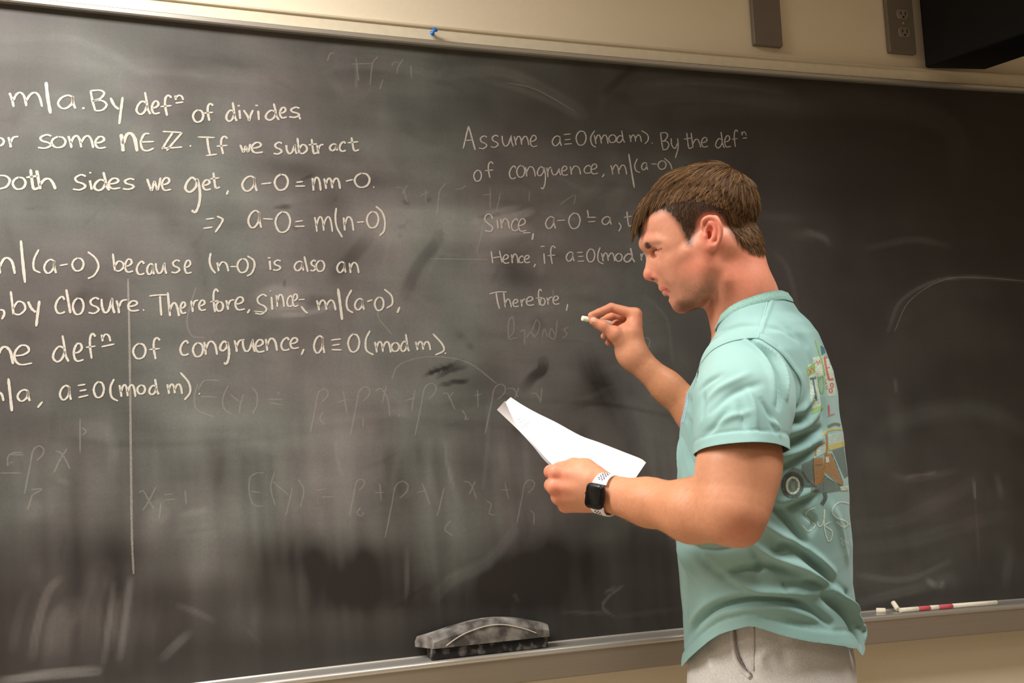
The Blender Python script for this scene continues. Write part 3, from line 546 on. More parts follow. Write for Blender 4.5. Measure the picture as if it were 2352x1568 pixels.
lo = [bm.verts.new((v[0], v[1], zb+.015)) for v in q]; hi = [bm.verts.new((v[0], v[1], zb+H_-.015)) for v in q]
bm.faces.new(lo); bm.faces.new(hi)
for k in range(4): bm.faces.new((lo[k], lo[(k+1) % 4], hi[(k+1) % 4], hi[k]))
bm_obj('grille', bm, mat('speaker_grille', srgb(20, 19, 19), .8, bump=.0006, bscale=900), spk)
cA = (A + B) / 2
box('bracket', (cA[0]-.03, -0.04, zb+.15), (cA[0]+.03, 0.0, zb+.25), m_black, spk)
# push pin
m_blue = mat('blue_plastic', srgb(20, 120, 215), .3, coat=.3)
pc = W(991, 79, BY - .006); pin = empty('push_pin', pc, 'small blue push pin stuck in the tan rail above the blackboard', 'push pin')
dp = _n(np.array([.35, -.9, .35]))
def lathe(o, d, prof, seg=20):
    d = _n(d); u = _n(np.cross(d, [0.1, .2, 1])); w_ = np.cross(d, u); V = []; F = []
    for t, r in prof:
        for k in range(seg): a = 2*math.pi*k/seg; V.append(o + d*t + (u*math.cos(a) + w_*math.sin(a))*max(r, 1e-5))
    n = len(prof)
    for i in range(n-1):
        for k in range(seg): F.append((i*seg+k, i*seg+(k+1) % seg, (i+1)*seg+(k+1) % seg, (i+1)*seg+k))
    F.append(tuple(range(seg))); F.append(tuple((n-1)*seg+k for k in range(seg)))
    return V, F
py_obj('pin_grip', *lathe(pc, dp, [(.001, .0028), (.002, .0052), (.004, .0052), (.005, .003), (.012, .0024), (.0135, .005), (.0155, .0055), (.0165, .0045)]), m_blue, pin)
py_obj('needle', *lathe(pc, dp, [(-.004, .0002), (.0015, .0006)]), m_alum, pin)

# ------------------------------------------------------------------ eraser on the tray
def noisy_mat(name, c1, c2, scale, lo=.35, hi=.65, rough=.7):
    m = mat(name, c1, rough); nt = m.node_tree; N = nt.nodes; L = nt.links
    n = N.new('ShaderNodeTexNoise'); n.inputs['Scale'].default_value = scale; n.inputs['Detail'].default_value = 5
    tc = N.new('ShaderNodeTexCoord'); L.new(tc.outputs['Object'], n.inputs['Vector'])
    mr = N.new('ShaderNodeMapRange'); mr.inputs[1].default_value = lo; mr.inputs[2].default_value = hi; L.new(n.outputs[0], mr.inputs[0])
    mx = N.new('ShaderNodeMix'); mx.data_type = 'RGBA'; L.new(mr.outputs[0], mx.inputs[0]); mx.inputs[6].default_value = c1; mx.inputs[7].default_value = c2
    L.new(mx.outputs[2], N['Principled BSDF'].inputs['Base Color']); return m
m_er = noisy_mat('dusty_grey_plastic', srgb(70, 66, 64), srgb(150, 144, 138), 34, .4, .68, .55)
m_felt = noisy_mat('chalky_black_felt', srgb(22, 20, 20), srgb(120, 114, 108), 60, .5, .75, .95)
ty = TRAY_Z - .0075
EL = W(998, 1500, BY - .052); ER = W(1262, 1466, BY - .047)
shelf_at = lambda x: np.interp(x, [p[0] for p in bp_], [p[1] for p in bp_]) - .006
ex0, ex1 = EL[0], ER[0]; elen = ex1 - ex0
er = empty('chalk_eraser', ((ex0+ex1)/2, BY - .03, shelf_at(ex0)), 'long arched grey eraser with black felt resting on the chalk tray', 'eraser')
ez0 = shelf_at((ex0+ex1)/2) + .0008; sl = (shelf_at(ex1) - shelf_at(ex0)) / elen
yf, yb = BY - .0475, BY - .004
def esl(x): return ez0 + sl * (x - (ex0+ex1)/2)
bm = bmesh.new(); box_bm(bm, (ex0-.004, yf+.003, ez0), (ex1-.002, yb-.003, ez0+.021))
for v in bm.verts: v.co.z += sl * (v.co.x - (ex0+ex1)/2)
bm_obj('felt_pad', bm, m_felt, er, False, .002, 2)
V, F = [], []; n = 40
for i in range(n + 1):
    t = i / n; x = ex0 + elen * t; arch = math.sin(math.pi * (0.06 + 0.88 * t)); top = esl(x) + .021 + .020 + .026 * arch ** 1.0 - .004
    base = esl(x) + .0205; inset = .010
    for (yy, zz_) in ((yf, base), (yf, top - .010 - .004 * arch), (yf + .006, top - .002), (yf + .012, top), (yb - .012, top), (yb - .005, top - .002), (yb, top - .012), (yb, base)):
        V.append((x - .026 * (1 - t) ** 7 * (yy - yf) / (yb - yf) + .003 * t ** 9 * (yy - yf) / (yb - yf), yy, zz_))
for i in range(n):
    for j in range(8): F.append((i*8+j, i*8+(j+1) % 8, (i+1)*8+(j+1) % 8, (i+1)*8+j))
F.append(tuple(range(8))); F.append(tuple(n*8+j for j in reversed(range(8))))
py_obj('holder', V, F, m_er, er, False)
pts = [W(px, py, yf - .0004) for px, py in ((1025,1483),(1045,1468),(1067,1455),(1092,1445),(1120,1437),(1153,1434),(1191,1440),(1215,1447),(1233,1454))]
pts = [(p[0], yf - .0004, p[2]) for p in pts]
tube_obj('raised_arc', catmull(pts, 5), .0011, mat('chalky_edge', srgb(190, 184, 176), .8), er, 6)

# ------------------------------------------------------------------ chalk on the tray
m_ch = mat('white_chalk', srgb(232, 224, 205), .9, nscale=150, namt=.05); m_chr = mat('red_chalk', srgb(205, 88, 98), .9, nscale=150, namt=.06)
def stick(p, q, r, m, label, group=None, name='chalk_stick'):
    p = np.array(p); q = np.array(q); d = _n(q - p); L_ = np.linalg.norm(q - p)
    V, F = lathe(p, d, [(0, .00001), (0, r*.75), (.0008, r), (L_-.0008, r), (L_, r*.8), (L_, .00001)], 16)
    c = (p + q) / 2; V = [np.array(v) - c for v in V]
    o = py_obj(name, V, F, m, None, False)
    for p_ in o.data.polygons: p_.use_smooth = abs(p_.normal.dot(Vector(d))) < .3
    o.location = tuple(c); return tag(o, label, 'chalk', group)
def tp_(px, dy, r, up=0.0):
    x = W(px, 1395, BY - dy)[0]; return (x, BY - dy, shelf_at(x) + .0008 + r + up)
rc = .0052
stick(tp_(2012, .018, rc), tp_(2034, .030, rc), rc, m_ch, 'short broken white chalk stub lying flat on the tray right of the man')
a = tp_(2062, .030, rc); b = np.array(tp_(2052, .012, rc)) + np.array([0, 0, .013]); 
stick((a[0], a[1], a[2]), b, rc, m_ch, 'white chalk stub tilted up against the board, beside the flat stub')
row = [(2066, 2109, m_ch, 'thin white chalk stick at the left end of the row of chalk on the tray'), (2110, 2135, m_chr, 'short red chalk piece between two white ones, left of the longer red one'),
       (2136, 2156, m_ch, 'small white chalk piece between the two red chalk pieces'), (2157, 2187, m_chr, 'longer red chalk piece touching the longest white stick'), (2188, 2290, m_ch, 'longest white chalk stick at the right end of the row on the tray')]
for x0, x1, m_, lb in row: stick(tp_(x0, .040, .0048), tp_(x1, .040, .0048), .0048, m_, lb)
# ------------------------------------------------------------------ implicit surface modeller
# a primitive is (function(points)->distance, bound_centre, bound_radius, blend, op); ops: +1 union, -1 cut
def rc(a, b, ra, rb, k=.01, op=1):
    a = np.asarray(a, np.float32); b = np.asarray(b, np.float32); ab = b - a; L2 = float(ab.dot(ab)) + 1e-12
    def f(p):
        t = np.clip(((p - a) @ ab) / L2, 0, 1); d = p - a - t[..., None] * ab
        return np.sqrt((d * d).sum(-1)) - (ra + (rb - ra) * t)
    return (f, (a + b) / 2, math.sqrt(L2) / 2 + max(ra, rb), k, op)
def el(c, r, ax=None, k=.01, op=1):
    c = np.asarray(c, np.float32); r = np.asarray(r, np.float32); A = np.eye(3, dtype=np.float32) if ax is None else np.asarray(ax, np.float32)
    def f(p):
        q = (p - c) @ A.T; k0 = np.sqrt(((q / r) ** 2).sum(-1)); k1 = np.sqrt(((q / (r * r)) ** 2).sum(-1))
        return k0 * (k0 - 1) / (k1 + 1e-9)
    return (f, c, float(r.max()) * 1.25 + .004, k, op)
def chain(pts, rs, k=.006, op=1):
    return [rc(pts[i], pts[i+1], rs[i], rs[i+1], k, op) for i in range(len(pts) - 1)]
def smin(a, b, k):
    h = np.clip(.5 + .5 * (b - a) / k, 0, 1); return b + (a - b) * h - k * h * (1 - h)
def mesh_sdf(prims, vox, extra=None):
    B = 8; bs = B * vox; km = max(p[3] for p in prims)
    lo = np.min([p[1] - p[2] for p in prims if p[4] > 0], 0) - 3 * vox; hi = np.max([p[1] + p[2] for p in prims if p[4] > 0], 0) + 3 * vox
    nb = np.ceil((hi - lo) / bs).astype(int)
    def ev(pts, cen, rad):
        F = np.full(pts.shape[:-1], 1e3 if True else 0, np.float32)
        for f, c, r, k, op in prims:
            m = np.nonzero(np.sqrt(((cen - c) ** 2).sum(-1)) < r + rad + max(k, km) + 2.5 * vox)[0]
            if not len(m): continue
            d = f(pts[m]).astype(np.float32)
            F[m] = smin(F[m], d, k) if op > 0 else -smin(-F[m], d, k)
        return F
    ids = np.stack(np.meshgrid(*[np.arange(n) for n in nb], indexing='ij'), -1).reshape(-1, 3)
    cen = (lo + (ids + .5) * bs).astype(np.float32)
    F0 = ev(cen[:, None, :], cen, bs * .9)[:, 0]
    keep = np.abs(F0) < bs * 1.7
    ids = ids[keep]; cen = cen[keep]
    g = np.arange(B + 1); goff = np.stack(np.meshgrid(g, g, g, indexing='ij'), -1)
    VV, CI, QA = [], [], []; nfull = nb * B + 2
    key = lambda c: (c[..., 0].astype(np.int64) * nfull[1] + c[..., 1]) * nfull[2] + c[..., 2]
    for s in range(0, len(ids), 3000):
        I = ids[s:s+3000]; 
        pts = (lo.astype(np.float64) + (I[:, None, None, None, :] * B + goff[None]) * float(vox)).astype(np.float32)
        F = ev(pts, cen[s:s+3000], bs * .87); n = len(I)
        sg = F < 0
        c8 = [(a, b, c) for a in (0, 1) for b in (0, 1) for c in (0, 1)]
        sub = lambda A, o: A[:, o[0]:o[0]+B, o[1]:o[1]+B, o[2]:o[2]+B]
        cnt = sum(sub(sg, o).astype(np.int8) for o in c8); act = (cnt > 0) & (cnt < 8)
        w = np.argwhere(act); vals = {o: sub(F, o)[act] for o in c8}
        P_ = np.zeros((len(w), 3), np.float32); C_ = np.zeros(len(w), np.float32)
        for a in c8:
            for ax in range(3):
                if a[ax] == 0:
                    b = tuple(1 if q == ax else a[q] for q in range(3)); va, vb = vals[a], vals[b]
                    cr = (va < 0) != (vb < 0); t = np.where(cr, va / np.where(cr, va - vb, 1), 0)
                    e = np.tile(np.array(a, np.float32), (len(w), 1)); e[:, ax] += t; P_ += e * cr[:, None]; C_ += cr
        P_ /= C_[:, None]
        cell = I[w[:, 0]] * B + w[:, 1:]
        VV.append(lo + (cell + P_) * vox); CI.append(key(cell))
        for ax in range(3):
            o1 = [0, 0, 0]; o1[ax] = 1
            s0 = sg[:, :B, :B, :B]; s1 = sg[:, o1[0]:o1[0]+B, o1[1]:o1[1]+B, o1[2]:o1[2]+B]
            e = np.argwhere(s0 != s1)
            if not len(e): continue
            fl = s0[tuple(e.T)]; c = I[e[:, 0]] * B + e[:, 1:]
            u, v = [(1, 2), (2, 0), (0, 1)][ax]
            du = np.zeros(3, int); du[u] = 1; dv_ = np.zeros(3, int); dv_[v] = 1
            q = np.stack([key(c - du - dv_), key(c - dv_), key(c), key(c - du)], -1)
            q[~fl] = q[~fl][:, ::-1]; QA.append(q)
    V = np.concatenate(VV); K = np.concatenate(CI); Q = np.concatenate(QA)
    o = np.argsort(K); K = K[o]; V = V[o]
    i = np.clip(np.searchsorted(K, Q), 0, len(K) - 1); ok = (K[i] == Q).all(-1)
    return V.astype(np.float32), i[ok].astype(np.int32)
def largest(V, F, minfrac=.02):
    """drop stray islands"""
    lab = np.arange(len(V))
    for _ in range(200):
        m = lab[F].min(1); new = lab.copy(); np.minimum.at(new, F.ravel(), np.repeat(m, F.shape[1])); new = new[new]
        if (new == lab).all(): break
        lab = new
    u, c = np.unique(lab[F[:, 0]], return_counts=True); good = u[c >= c.max() * minfrac]
    F = F[np.isin(lab[F[:, 0]], good)]; return compact(V, F)
def compact(V, F, *att):
    used = np.zeros(len(V), bool); used[F.ravel()] = True; mp = np.cumsum(used) - 1
    r = (V[used], mp[F].astype(np.int32)) + tuple(a[used] for a in att)
    return r
def vnorm(V, F):
    a = V[F[:, 2]] - V[F[:, 0]]; b = V[F[:, 3 if F.shape[1] > 3 else 1]] - V[F[:, 1 if F.shape[1] > 3 else 0]]
    n = np.cross(a, b); N_ = np.zeros_like(V)
    for k in range(F.shape[1]): np.add.at(N_, F[:, k], n)
    return N_ / (np.linalg.norm(N_, axis=1)[:, None] + 1e-12)
def relax(V, F, it=2, lam=.5):
    E = np.concatenate([F[:, [0, 1]], F[:, [1, 2]], F[:, [2, 3]], F[:, [3, 0]]]); n = len(V)
    cnt = np.bincount(E.ravel(), minlength=n)[:, None]
    for _ in range(it):
        for l_ in (lam, -lam * 1.04):
            S = np.zeros_like(V)
            for k in range(3): S[:, k] = np.bincount(E[:, 0], V[E[:, 1], k], n) + np.bincount(E[:, 1], V[E[:, 0], k], n)
            V = V + l_ * (S / np.maximum(cnt, 1) - V)
    return V.astype(np.float32)
def cut_quads(V, F, g):
    """clip a surface exactly along g = 0, keeping g < 0 (returns triangles)"""
    g = np.where(np.abs(g) < 1e-7, -1e-7, g); ins = g < 0
    T = np.concatenate([F[:, [0, 1, 2]], F[:, [0, 2, 3]]]); n = ins[T].sum(1)
    out = [T[n == 3]]
    M_ = T[(n == 1) | (n == 2)]; s_ = ins[M_]; one = s_.sum(1) == 1
    odd = np.where(one, s_.argmax(1), (~s_).argmax(1)); r = np.arange(len(M_))
    a = M_[r, odd]; b = M_[r, (odd + 1) % 3]; c = M_[r, (odd + 2) % 3]
    E_ = np.sort(np.concatenate([np.stack([a, b], 1), np.stack([a, c], 1)]), 1); u_, inv = np.unique(E_, axis=0, return_inverse=True); inv = inv.ravel()
    t = (g[u_[:, 0]] / (g[u_[:, 0]] - g[u_[:, 1]]))[:, None]; NV = V[u_[:, 0]] * (1 - t) + V[u_[:, 1]] * t
    ab = inv[:len(M_)] + len(V); ac = inv[len(M_):] + len(V)
    out.append(np.stack([a, ab, ac], 1)[one]); q = ~one
    out.append(np.stack([ab, b, c], 1)[q]); out.append(np.stack([ab, c, ac], 1)[q])
    V2 = np.concatenate([V, NV]); F2 = np.concatenate(out)
    E_ = np.sort(np.concatenate([F2[:, [0, 1]], F2[:, [1, 2]], F2[:, [2, 0]]]), 1); u_, c_ = np.unique(E_, axis=0, return_counts=True); E_ = u_[c_ == 1]
    m = len(V2); cn = np.bincount(E_.ravel(), minlength=m)[:, None]; on_ = cn[:, 0] == 2
    for _ in range(10):
        S_ = np.zeros((m, 3))
        for k in range(3): S_[:, k] = np.bincount(E_[:, 0], V2[E_[:, 1], k], m) + np.bincount(E_[:, 1], V2[E_[:, 0], k], m)
        V2[on_] = V2[on_] * .5 + .5 * S_[on_] / cn[on_]
    return V2.astype(np.float32), F2.astype(np.int32)
# ------------------------------------------------------------------ the man
# body axes: he faces left and a little into the board; lateral axis c points to his left (towards the lens)
person = None
class Fr:
    def __init__(s, org, psi):
        s.o = org; cs, sn = math.cos(math.radians(psi)), math.sin(math.radians(psi))
        s.a = dirc(cs, 0, -sn); s.c = dirc(-sn, 0, -cs); s.b = dirc(0, -1, 0)
    def H(s, px, py, c=0.0):                    # point seen at a pixel, c metres to his left of his middle plane
        r = ray(px, py); q = s.o + s.c * c; t = (q - CAM).dot(s.c) / r.dot(s.c); return CAM + r * t
    def M(s, p, c): return p
HD = Fr(P(1612, 540, 1.72), 12.0)
S = 1.72 / 2400.0
def H(px, py, c=0.0): return HD.H(px, py, c)
def mir(p):                                     # mirror in the head's middle plane
    return p - 2 * HD.c * (p - HD.o).dot(HD.c)
def eax(deg):                                   # ellipsoid axes: long axis tilted in the middle plane
    cs, sn = math.cos(math.radians(deg)), math.sin(math.radians(deg))
    return np.array([HD.a * cs + HD.b * sn, -HD.a * sn + HD.b * cs, HD.c])
def E(px, py, c, r1, r2, rcm, deg=0, k=.01, op=1): return el(H(px, py, c), (r1*S, r2*S, rcm), eax(deg), k, op)
def both(f):                                    # same primitive on both sides of the head
    return f(1) + f(-1)
def Hs(px, py, c, sgn): p = H(px, py, c); return p if sgn > 0 else mir(p)
def Ebs(px, py, c, r1, r2, rcm, deg=0, k=.01, op=1): return [el(Hs(px, py, c, s), (r1*S, r2*S, rcm), eax(deg), k, op) for s in (1, -1)]
def Cbs(pts, rs, k=.006, op=1):
    out = []
    for s in (1, -1): out += chain([Hs(*p, s) for p in pts], [r*S for r in rs], k, op)
    return out
def Cc_(pts, rs, k=.006, op=1):                 # chain across the middle plane (given for the near side, mirrored)
    n = [H(*p) for p in pts]; return chain([mir(q) for q in n[::-1]] + n, [r*S for r in rs[::-1] + rs], k, op)
HEAD = []
HEAD += [E(1611, 487, 0, 125, 101, .0745, 20, .012)]
HEAD += [E(1540, 522, 0, 62, 60, .058, 20, .02)]
HEAD += [E(1560, 600, 0, 64, 84, .050, 15, .02)]                    # mid face
HEAD += Ebs(1562, 560, .050, 40, 38, .016, 10, .02)                  # temple
HEAD += Ebs(1538, 603, .036, 26, 24, .017, 0, .014)                   # cheekbone
HEAD += Cbs([(1550, 596, .048), (1585, 578, .060), (1618, 560, .066)], [14, 12, 10], .014)
HEAD += Cbs([(1625, 560, .056), (1622, 610, .054), (1612, 655, .050)], [26, 26, 20], .02)
HEAD += Cbs([(1612, 656, .049), (1590, 682, .036), (1566, 699, .014)], [18, 17, 16], .014)
HEAD += [E(1563, 696, 0, 20, 21, .021, 0, .012)]
HEAD += Ebs(1585, 640, .030, 42, 48, .024, 0, .02)
HEAD += Ebs(1580, 614, .038, 44, 38, .0200, 0, .02)
HEAD += [E(1592, 668, 0, 40, 36, .036, 0, .02)]
HEAD += [E(1549, 660, 0, 30, 30, .024, 0, .012)]
HEAD += [E(1556, 683, 0, 14, 14, .018, 0, .008)]
HEAD += [rc(H(1534, 646, 0), H(1538, 646, 0), 17*S, 17*S, .010)]
HEAD += Cc_([(1521, 661, 0), (1524, 662, .008), (1533, 661.5, .017), (1543, 659, .024)], [5.5, 6, 4.5, 2], .004)
HEAD += Cc_([(1535, 671, 0), (1538, 670, .009), (1545, 664.5, .019)], [6.5, 6, 3], .004)
HEAD += Cc_([(1519, 668, 0), (1524, 667.6, .008), (1534, 664, .018), (1544, 659, .027)], [1.8, 1.8, 1.6, 1.2], .0022, -1)
HEAD += [E(1535, 682, 0, 6, 4, .014, 30, .006, -1)]
# nose
HEAD += [rc(H(1500, 578, 0), H(1493, 622, 0), 12*S, 12.5*S, .009)]
HEAD += [rc(H(1515, 585, 0), H(1508, 628, 0), 18*S, 17*S, .010)]
HEAD += [E(1491.5, 630.5, 0, 14, 14, .0105, 0, .005)]
HEAD += Ebs(1510, 633, .0100, 10.5, 9, .0072, 20, .004)
HEAD += [rc(H(1497, 637, 0), H(1512, 641, 0), 6.5*S, 6*S, .004)]
HEAD += Ebs(1500, 641, .0075, 5, 3, .0030, 10, .0025, -1)
HEAD += Cbs([(1514, 622, .0195), (1521, 632, .0205), (1521, 642, .019)], [1.6, 2.2, 1.6], .005, -1)
# brow, eyes
HEAD += Cc_([(1489, 558, 0), (1490, 557, .012), (1497, 553, .028), (1516, 553, .043), (1530, 560, .051)], [15, 15, 13, 11, 9], .012)
HEAD += Ebs(1506, 580, .030, 9, 9, .010, 0, .010, -1)
HEAD += Ebs(1502, 584, .0165, 5, 8, .004, 0, .008, -1)
HEAD += Ebs(1520.5, 577, .0305, 17.5, 17.0, .0122, 0, .003)          # lids over the eyeball
EYE_SLIT = [(1502.5, 578.5, .0225), (1504, 577, .029), (1509, 574, .036), (1519, 570.5, .0425)]
HEAD += Cbs(EYE_SLIT, [2.4, 3.0, 3.0, 1.2], .0012, -1)
# ears
def ear(s):
    o = []; h = lambda x, y, c: Hs(x, y, c, s)
    ax = eax(80)
    o += [el(h(1636, 533, .0800), (38*S, 19*S, .0055), ax, .006)]
    o += [el(h(1630, 545, .0740), (26*S, 14*S, .009), ax, .008)]
    o += [el(h(1634, 528, .0880), (24*S, 11*S, .0085), eax(75), .004, -1)]
    hx = [(1618, 530, .078), (1614, 518, .080), (1617, 505, .083), (1630, 498.5, .086), (1645, 503, .089), (1654, 517, .090), (1656, 534, .089), (1652, 552, .087), (1645, 565, .084)]
    hp = catmull([h(*p) for p in hx], 4); o += chain(list(hp), [4.6*S] * len(hp), .0012)
    ap = catmull([h(*p) for p in [(1630, 511, .0835), (1641, 515, .0850), (1645, 528, .0855), (1643, 542, .084), (1636, 551, .081)]], 4); o += chain(list(ap), [3.8*S] * len(ap), .004)
    o += [el(h(1636, 566, .0790), (11*S, 12*S, .0055), None, .005)]
    o += [el(h(1620, 543, .0790), (6.5*S, 8*S, .0045), None, .004)]
    o += [el(h(1628, 541, .0780), (5*S, 6*S, .008), None, .003, -1)]
    return o
HEAD += ear(1) + ear(-1)
HEAD += Ebs(1664, 556, .046, 24, 30, .022, 0, .02)
# neck (camera-aligned px + depth)
NECK = [rc(H(1686, 545, 0), H(1712, 690, 0), 55*S, 70*S, .02), rc(H(1712, 690, 0), H(1722, 770, 0), 70*S, 80*S, .02),
        rc(H(1634, 694, 0), H(1668, 770, 0), 16*S, 20*S, .018)]
NECK += Cbs([(1664, 570, .052), (1662, 640, .048), (1664, 740, .022)], [18, 17, 15], .028)
NECK += Cbs([(1710, 560, .028), (1722, 650, .034), (1730, 700, .040)], [24, 24, 20], .03)
# torso core (hidden below the shirt) in the body frame
BD = Fr(P(1745, 900, 1.72), 20.0)
def T(px, py, c=0.0): return BD.H(px, py, c)
TOR = [rc(T(1726, 868, .11), T(1790, 868, -.12), .055, .055, .03), rc(T(1745, 870, .05), T(1760, 870, -.07), .095, .095, .03),
       rc(T(1750, 900, 0), T(1755, 1300, 0), .085, .080, .04), rc(T(1745, 1000, .07), T(1750, 1300, .06), .075, .065, .04), rc(T(1760, 1000, -.07), T(1760, 1300, -.06), .075, .065, .04),
       rc(T(1762, 1300, .055), T(1765, 1500, .055), .072, .068, .04), rc(T(1770, 1300, -.055), T(1775, 1500, -.055), .072, .068, .04)]
# near (left) arm
NA = [rc(P(1714, 872, 1.575), P(1700, 965, 1.52), .050, .052, .02), rc(P(1700, 960, 1.52), P(1697, 1070, 1.475), .054, .0520, .02),
      rc(P(1697, 1070, 1.475), P(1690, 1175, 1.445), .0520, .0400, .02), rc(P(1672, 1090, 1.465), P(1668, 1140, 1.45), .037, .034, .03),
      rc(P(1722, 1050, 1.49), P(1715, 1150, 1.46), .036, .030, .03),
      rc(P(1706, 1205, 1.445), P(1712, 1222, 1.445), .0215, .0165, .02),
      rc(P(1672, 1182, 1.448), P(1590, 1173, 1.50), .0405, .0425, .02), rc(P(1590, 1173, 1.50), P(1490, 1153, 1.56), .0425, .0335, .02),
      rc(P(1490, 1150, 1.56), P(1398, 1122, 1.612), .030, .0215, .02), rc(P(1490, 1160, 1.56), P(1396, 1147, 1.606), .028, .0195, .015)]
def palm(pts, r0, r1, k=.010): return [rc(a, b, r0, r1, k) for a, b in pts]
wr = [P(1388, 1112, 1.620), P(1386, 1124, 1.616), P(1386, 1138, 1.616), P(1388, 1150, 1.620)]
mc = [P(1277, 1085, 1.640), P(1274, 1117, 1.636), P(1284, 1141, 1.641), P(1299, 1160, 1.650)]
NH = [rc(wr[i], mc[i], .0185, .0118, .009) for i in range(4)]
wr2 = [P(1386, 1110, 1.645), P(1386, 1140, 1.642)]
NH += [rc(wr2[0], P(1300, 1092, 1.668), .017, .015, .01), rc(wr2[1], P(1312, 1145, 1.668), .017, .014, .01)]
NH += [rc(P(1340, 1100, 1.665), P(1330, 1140, 1.668), .018, .018, .012)]
fing = [([(1277,1085,1.640), (1265,1083,1.678), (1290,1092,1.700), (1312,1098,1.690)], .0110, .0095),
        ([(1274,1117,1.636), (1266,1114,1.678), (1290,1118,1.704), (1315,1120,1.694)], .0112, .0095),
        ([(1284,1141,1.641), (1280,1139,1.680), (1300,1140,1.704), (1322,1138,1.694)], .0105, .0090),
        ([(1299,1160,1.650), (1297,1159,1.684), (1312,1158,1.704), (1330,1155,1.694)], .0092, .0080)]
for pts, r0, r1 in fing: NH += chain([P(*p) for p in pts], [r0 * 1.02, r0, (r0+r1)/2, r1], .0022)
for m_, r_k in zip(mc, (.0128, .0132, .0120, .0105)): NH += [rc(m_, m_ + dirc(0, 0, .002), r_k, r_k, .005)]
NH += chain([P(1378, 1104, 1.628), P(1345, 1076, 1.640), P(1318, 1070, 1.652), P(1284, 1074, 1.668)], [.017, .0150, .0120, .0095], .006)
NH += [rc(P(1360, 1100, 1.628), P(1330, 1085, 1.640), .020, .016, .012)]
# far (right) arm
FA = [rc(P(1790, 850, 1.88), P(1735, 915, 1.93), .046, .045, .02), rc(P(1735, 915, 1.93), P(1665, 1000, 1.975), .045, .038, .02),
      rc(P(1665, 1000, 1.975), P(1604, 954, 1.975), .038, .0375, .02), rc(P(1604, 954, 1.975), P(1532, 888, 1.98), .0375, .0272, .02),
      rc(P(1532, 888, 1.98), P(1452, 816, 1.985), .0272, .0245, .02), rc(P(1462, 812, 1.985), P(1468, 822, 1.99), .020, .020, .015)]
FH = [rc(P(1452, 817, 1.985), P(1449, 770, 1.99), .0245, .0200, .015), rc(P(1459, 800, 1.99), P(1459, 722, 1.998), .0170, .0108, .010), rc(P(1456, 805, 2.01), P(1458, 726, 2.02), .0170, .0108, .010),
      rc(P(1455, 808, 2.02), P(1454, 735, 2.042), .0150, .0105, .010), rc(P(1455, 810, 2.02), P(1448, 748, 2.058), .0140, .0100, .010),
      rc(P(1437, 765, 1.99), P(1440, 800, 1.99), .0180, .0220, .015), rc(P(1440, 770, 2.02), P(1440, 800, 2.01), .018, .020, .015)]
FH += chain([P(1459, 722, 1.998), P(1404, 706, 1.998), P(1376, 717.5, 1.982), P(1358, 724, 1.971)], [.0112, .0088, .0076, .0064], .0022)
FH += chain([P(1458, 728, 2.020), P(1410, 722, 2.030), P(1385, 738, 2.022), P(1371, 747, 2.006)], [.0108, .0088, .0078, .0066], .0022)
FH += chain([P(1454, 737, 2.042), P(1414, 745, 2.050), P(1396, 762, 2.040), P(1387, 772, 2.026)], [.0105, .0086, .0074, .0064], .0022)
FH += chain([P(1448, 750, 2.058), P(1420, 765, 2.062), P(1406, 778, 2.052), P(1397, 787, 2.040)], [.0095, .0075, .0068, .0058], .0022)
FH += chain([P(1438, 796, 1.982), P(1410, 767, 1.972), P(1384, 748, 1.970), P(1363, 738, 1.969)], [.0185, .0120, .0100, .0078], .005)
FH += [rc(P(1441, 770, 1.985), P(1414, 765, 1.976), .0155, .0115, .012)]
FH += [rc(P(1459, 722, 1.998), P(1456, 742, 1.995), .0118, .0140, .008)]
BODY = TOR + NECK + HEAD + NA + NH + FA + FH
import time as _t; _t0 = _t.time()
BV, BF = mesh_sdf(BODY, .0016); BV, BF = largest(BV, BF, .05)
BV = relax(BV, BF, 1, .4)
print('body', len(BV), len(BF), round(_t.time() - _t0, 1))
# skin colours, painted by place on the body (complexion, stubble, lips, brow shadow, short hair at the hairline)
def near_px(Vv):                                # pixel of a head point after folding it to the near side
    d = (Vv - HD.o) @ HD.c; Q = Vv - np.where(d < 0, 2 * d, 0)[:, None] * HD.c
    x, y, w = proj(Q); return x, y, np.abs(d)
hx_, hy_, hc_ = near_px(BV); bx_, by_, bw_ = proj(BV)
lat = (BV - HD.o) @ HD.c
ishead = (hy_ < 760) & (np.linalg.norm(BV - HD.o, axis=1) < .22)
SK = np.tile(np.array(srgb(202, 141, 108)[:3]), (len(BV), 1))
def paint(col, mask, amt=1.0):
    global SK
    c = np.array(srgb(*col)[:3]); m = np.clip(mask * amt, 0, 1)[:, None]; SK = SK * (1 - m) + c * m
def g2(x, y, cx, cy, rx, ry, p=2): return np.exp(-(((x - cx) / rx) ** 2 + ((y - cy) / ry) ** 2) ** (p / 2))
hm = ishead.astype(float); am = 1 - hm
paint((214, 146, 122), hm, .6)
paint((216, 124, 104), hm * g2(hx_, hy_, 1600, 612, 50, 34), .5)
paint((226, 120, 104), hm * g2(hx_, hy_, 1636, 530, 32, 52) * (hc_ > .070), .75)
paint((222, 130, 104), hm * g2(hx_, hy_, 1700, 620, 70, 90), .6)
paint((206, 116, 98), hm * g2(hx_, hy_, 1492, 632, 18, 16), .6)
paint((170, 102, 84), hm * g2(hx_, hy_, 1518, 590, 10, 12), .4)
st = g2(hx_, hy_, 1600, 672, 60, 40, 4) * hm * (hx_ < 1650)
paint((138, 98, 76), st, .62)
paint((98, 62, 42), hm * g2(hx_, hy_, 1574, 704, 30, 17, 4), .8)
paint((150, 100, 72), hm * g2(hx_, hy_, 1530, 652, 16, 7), .4)
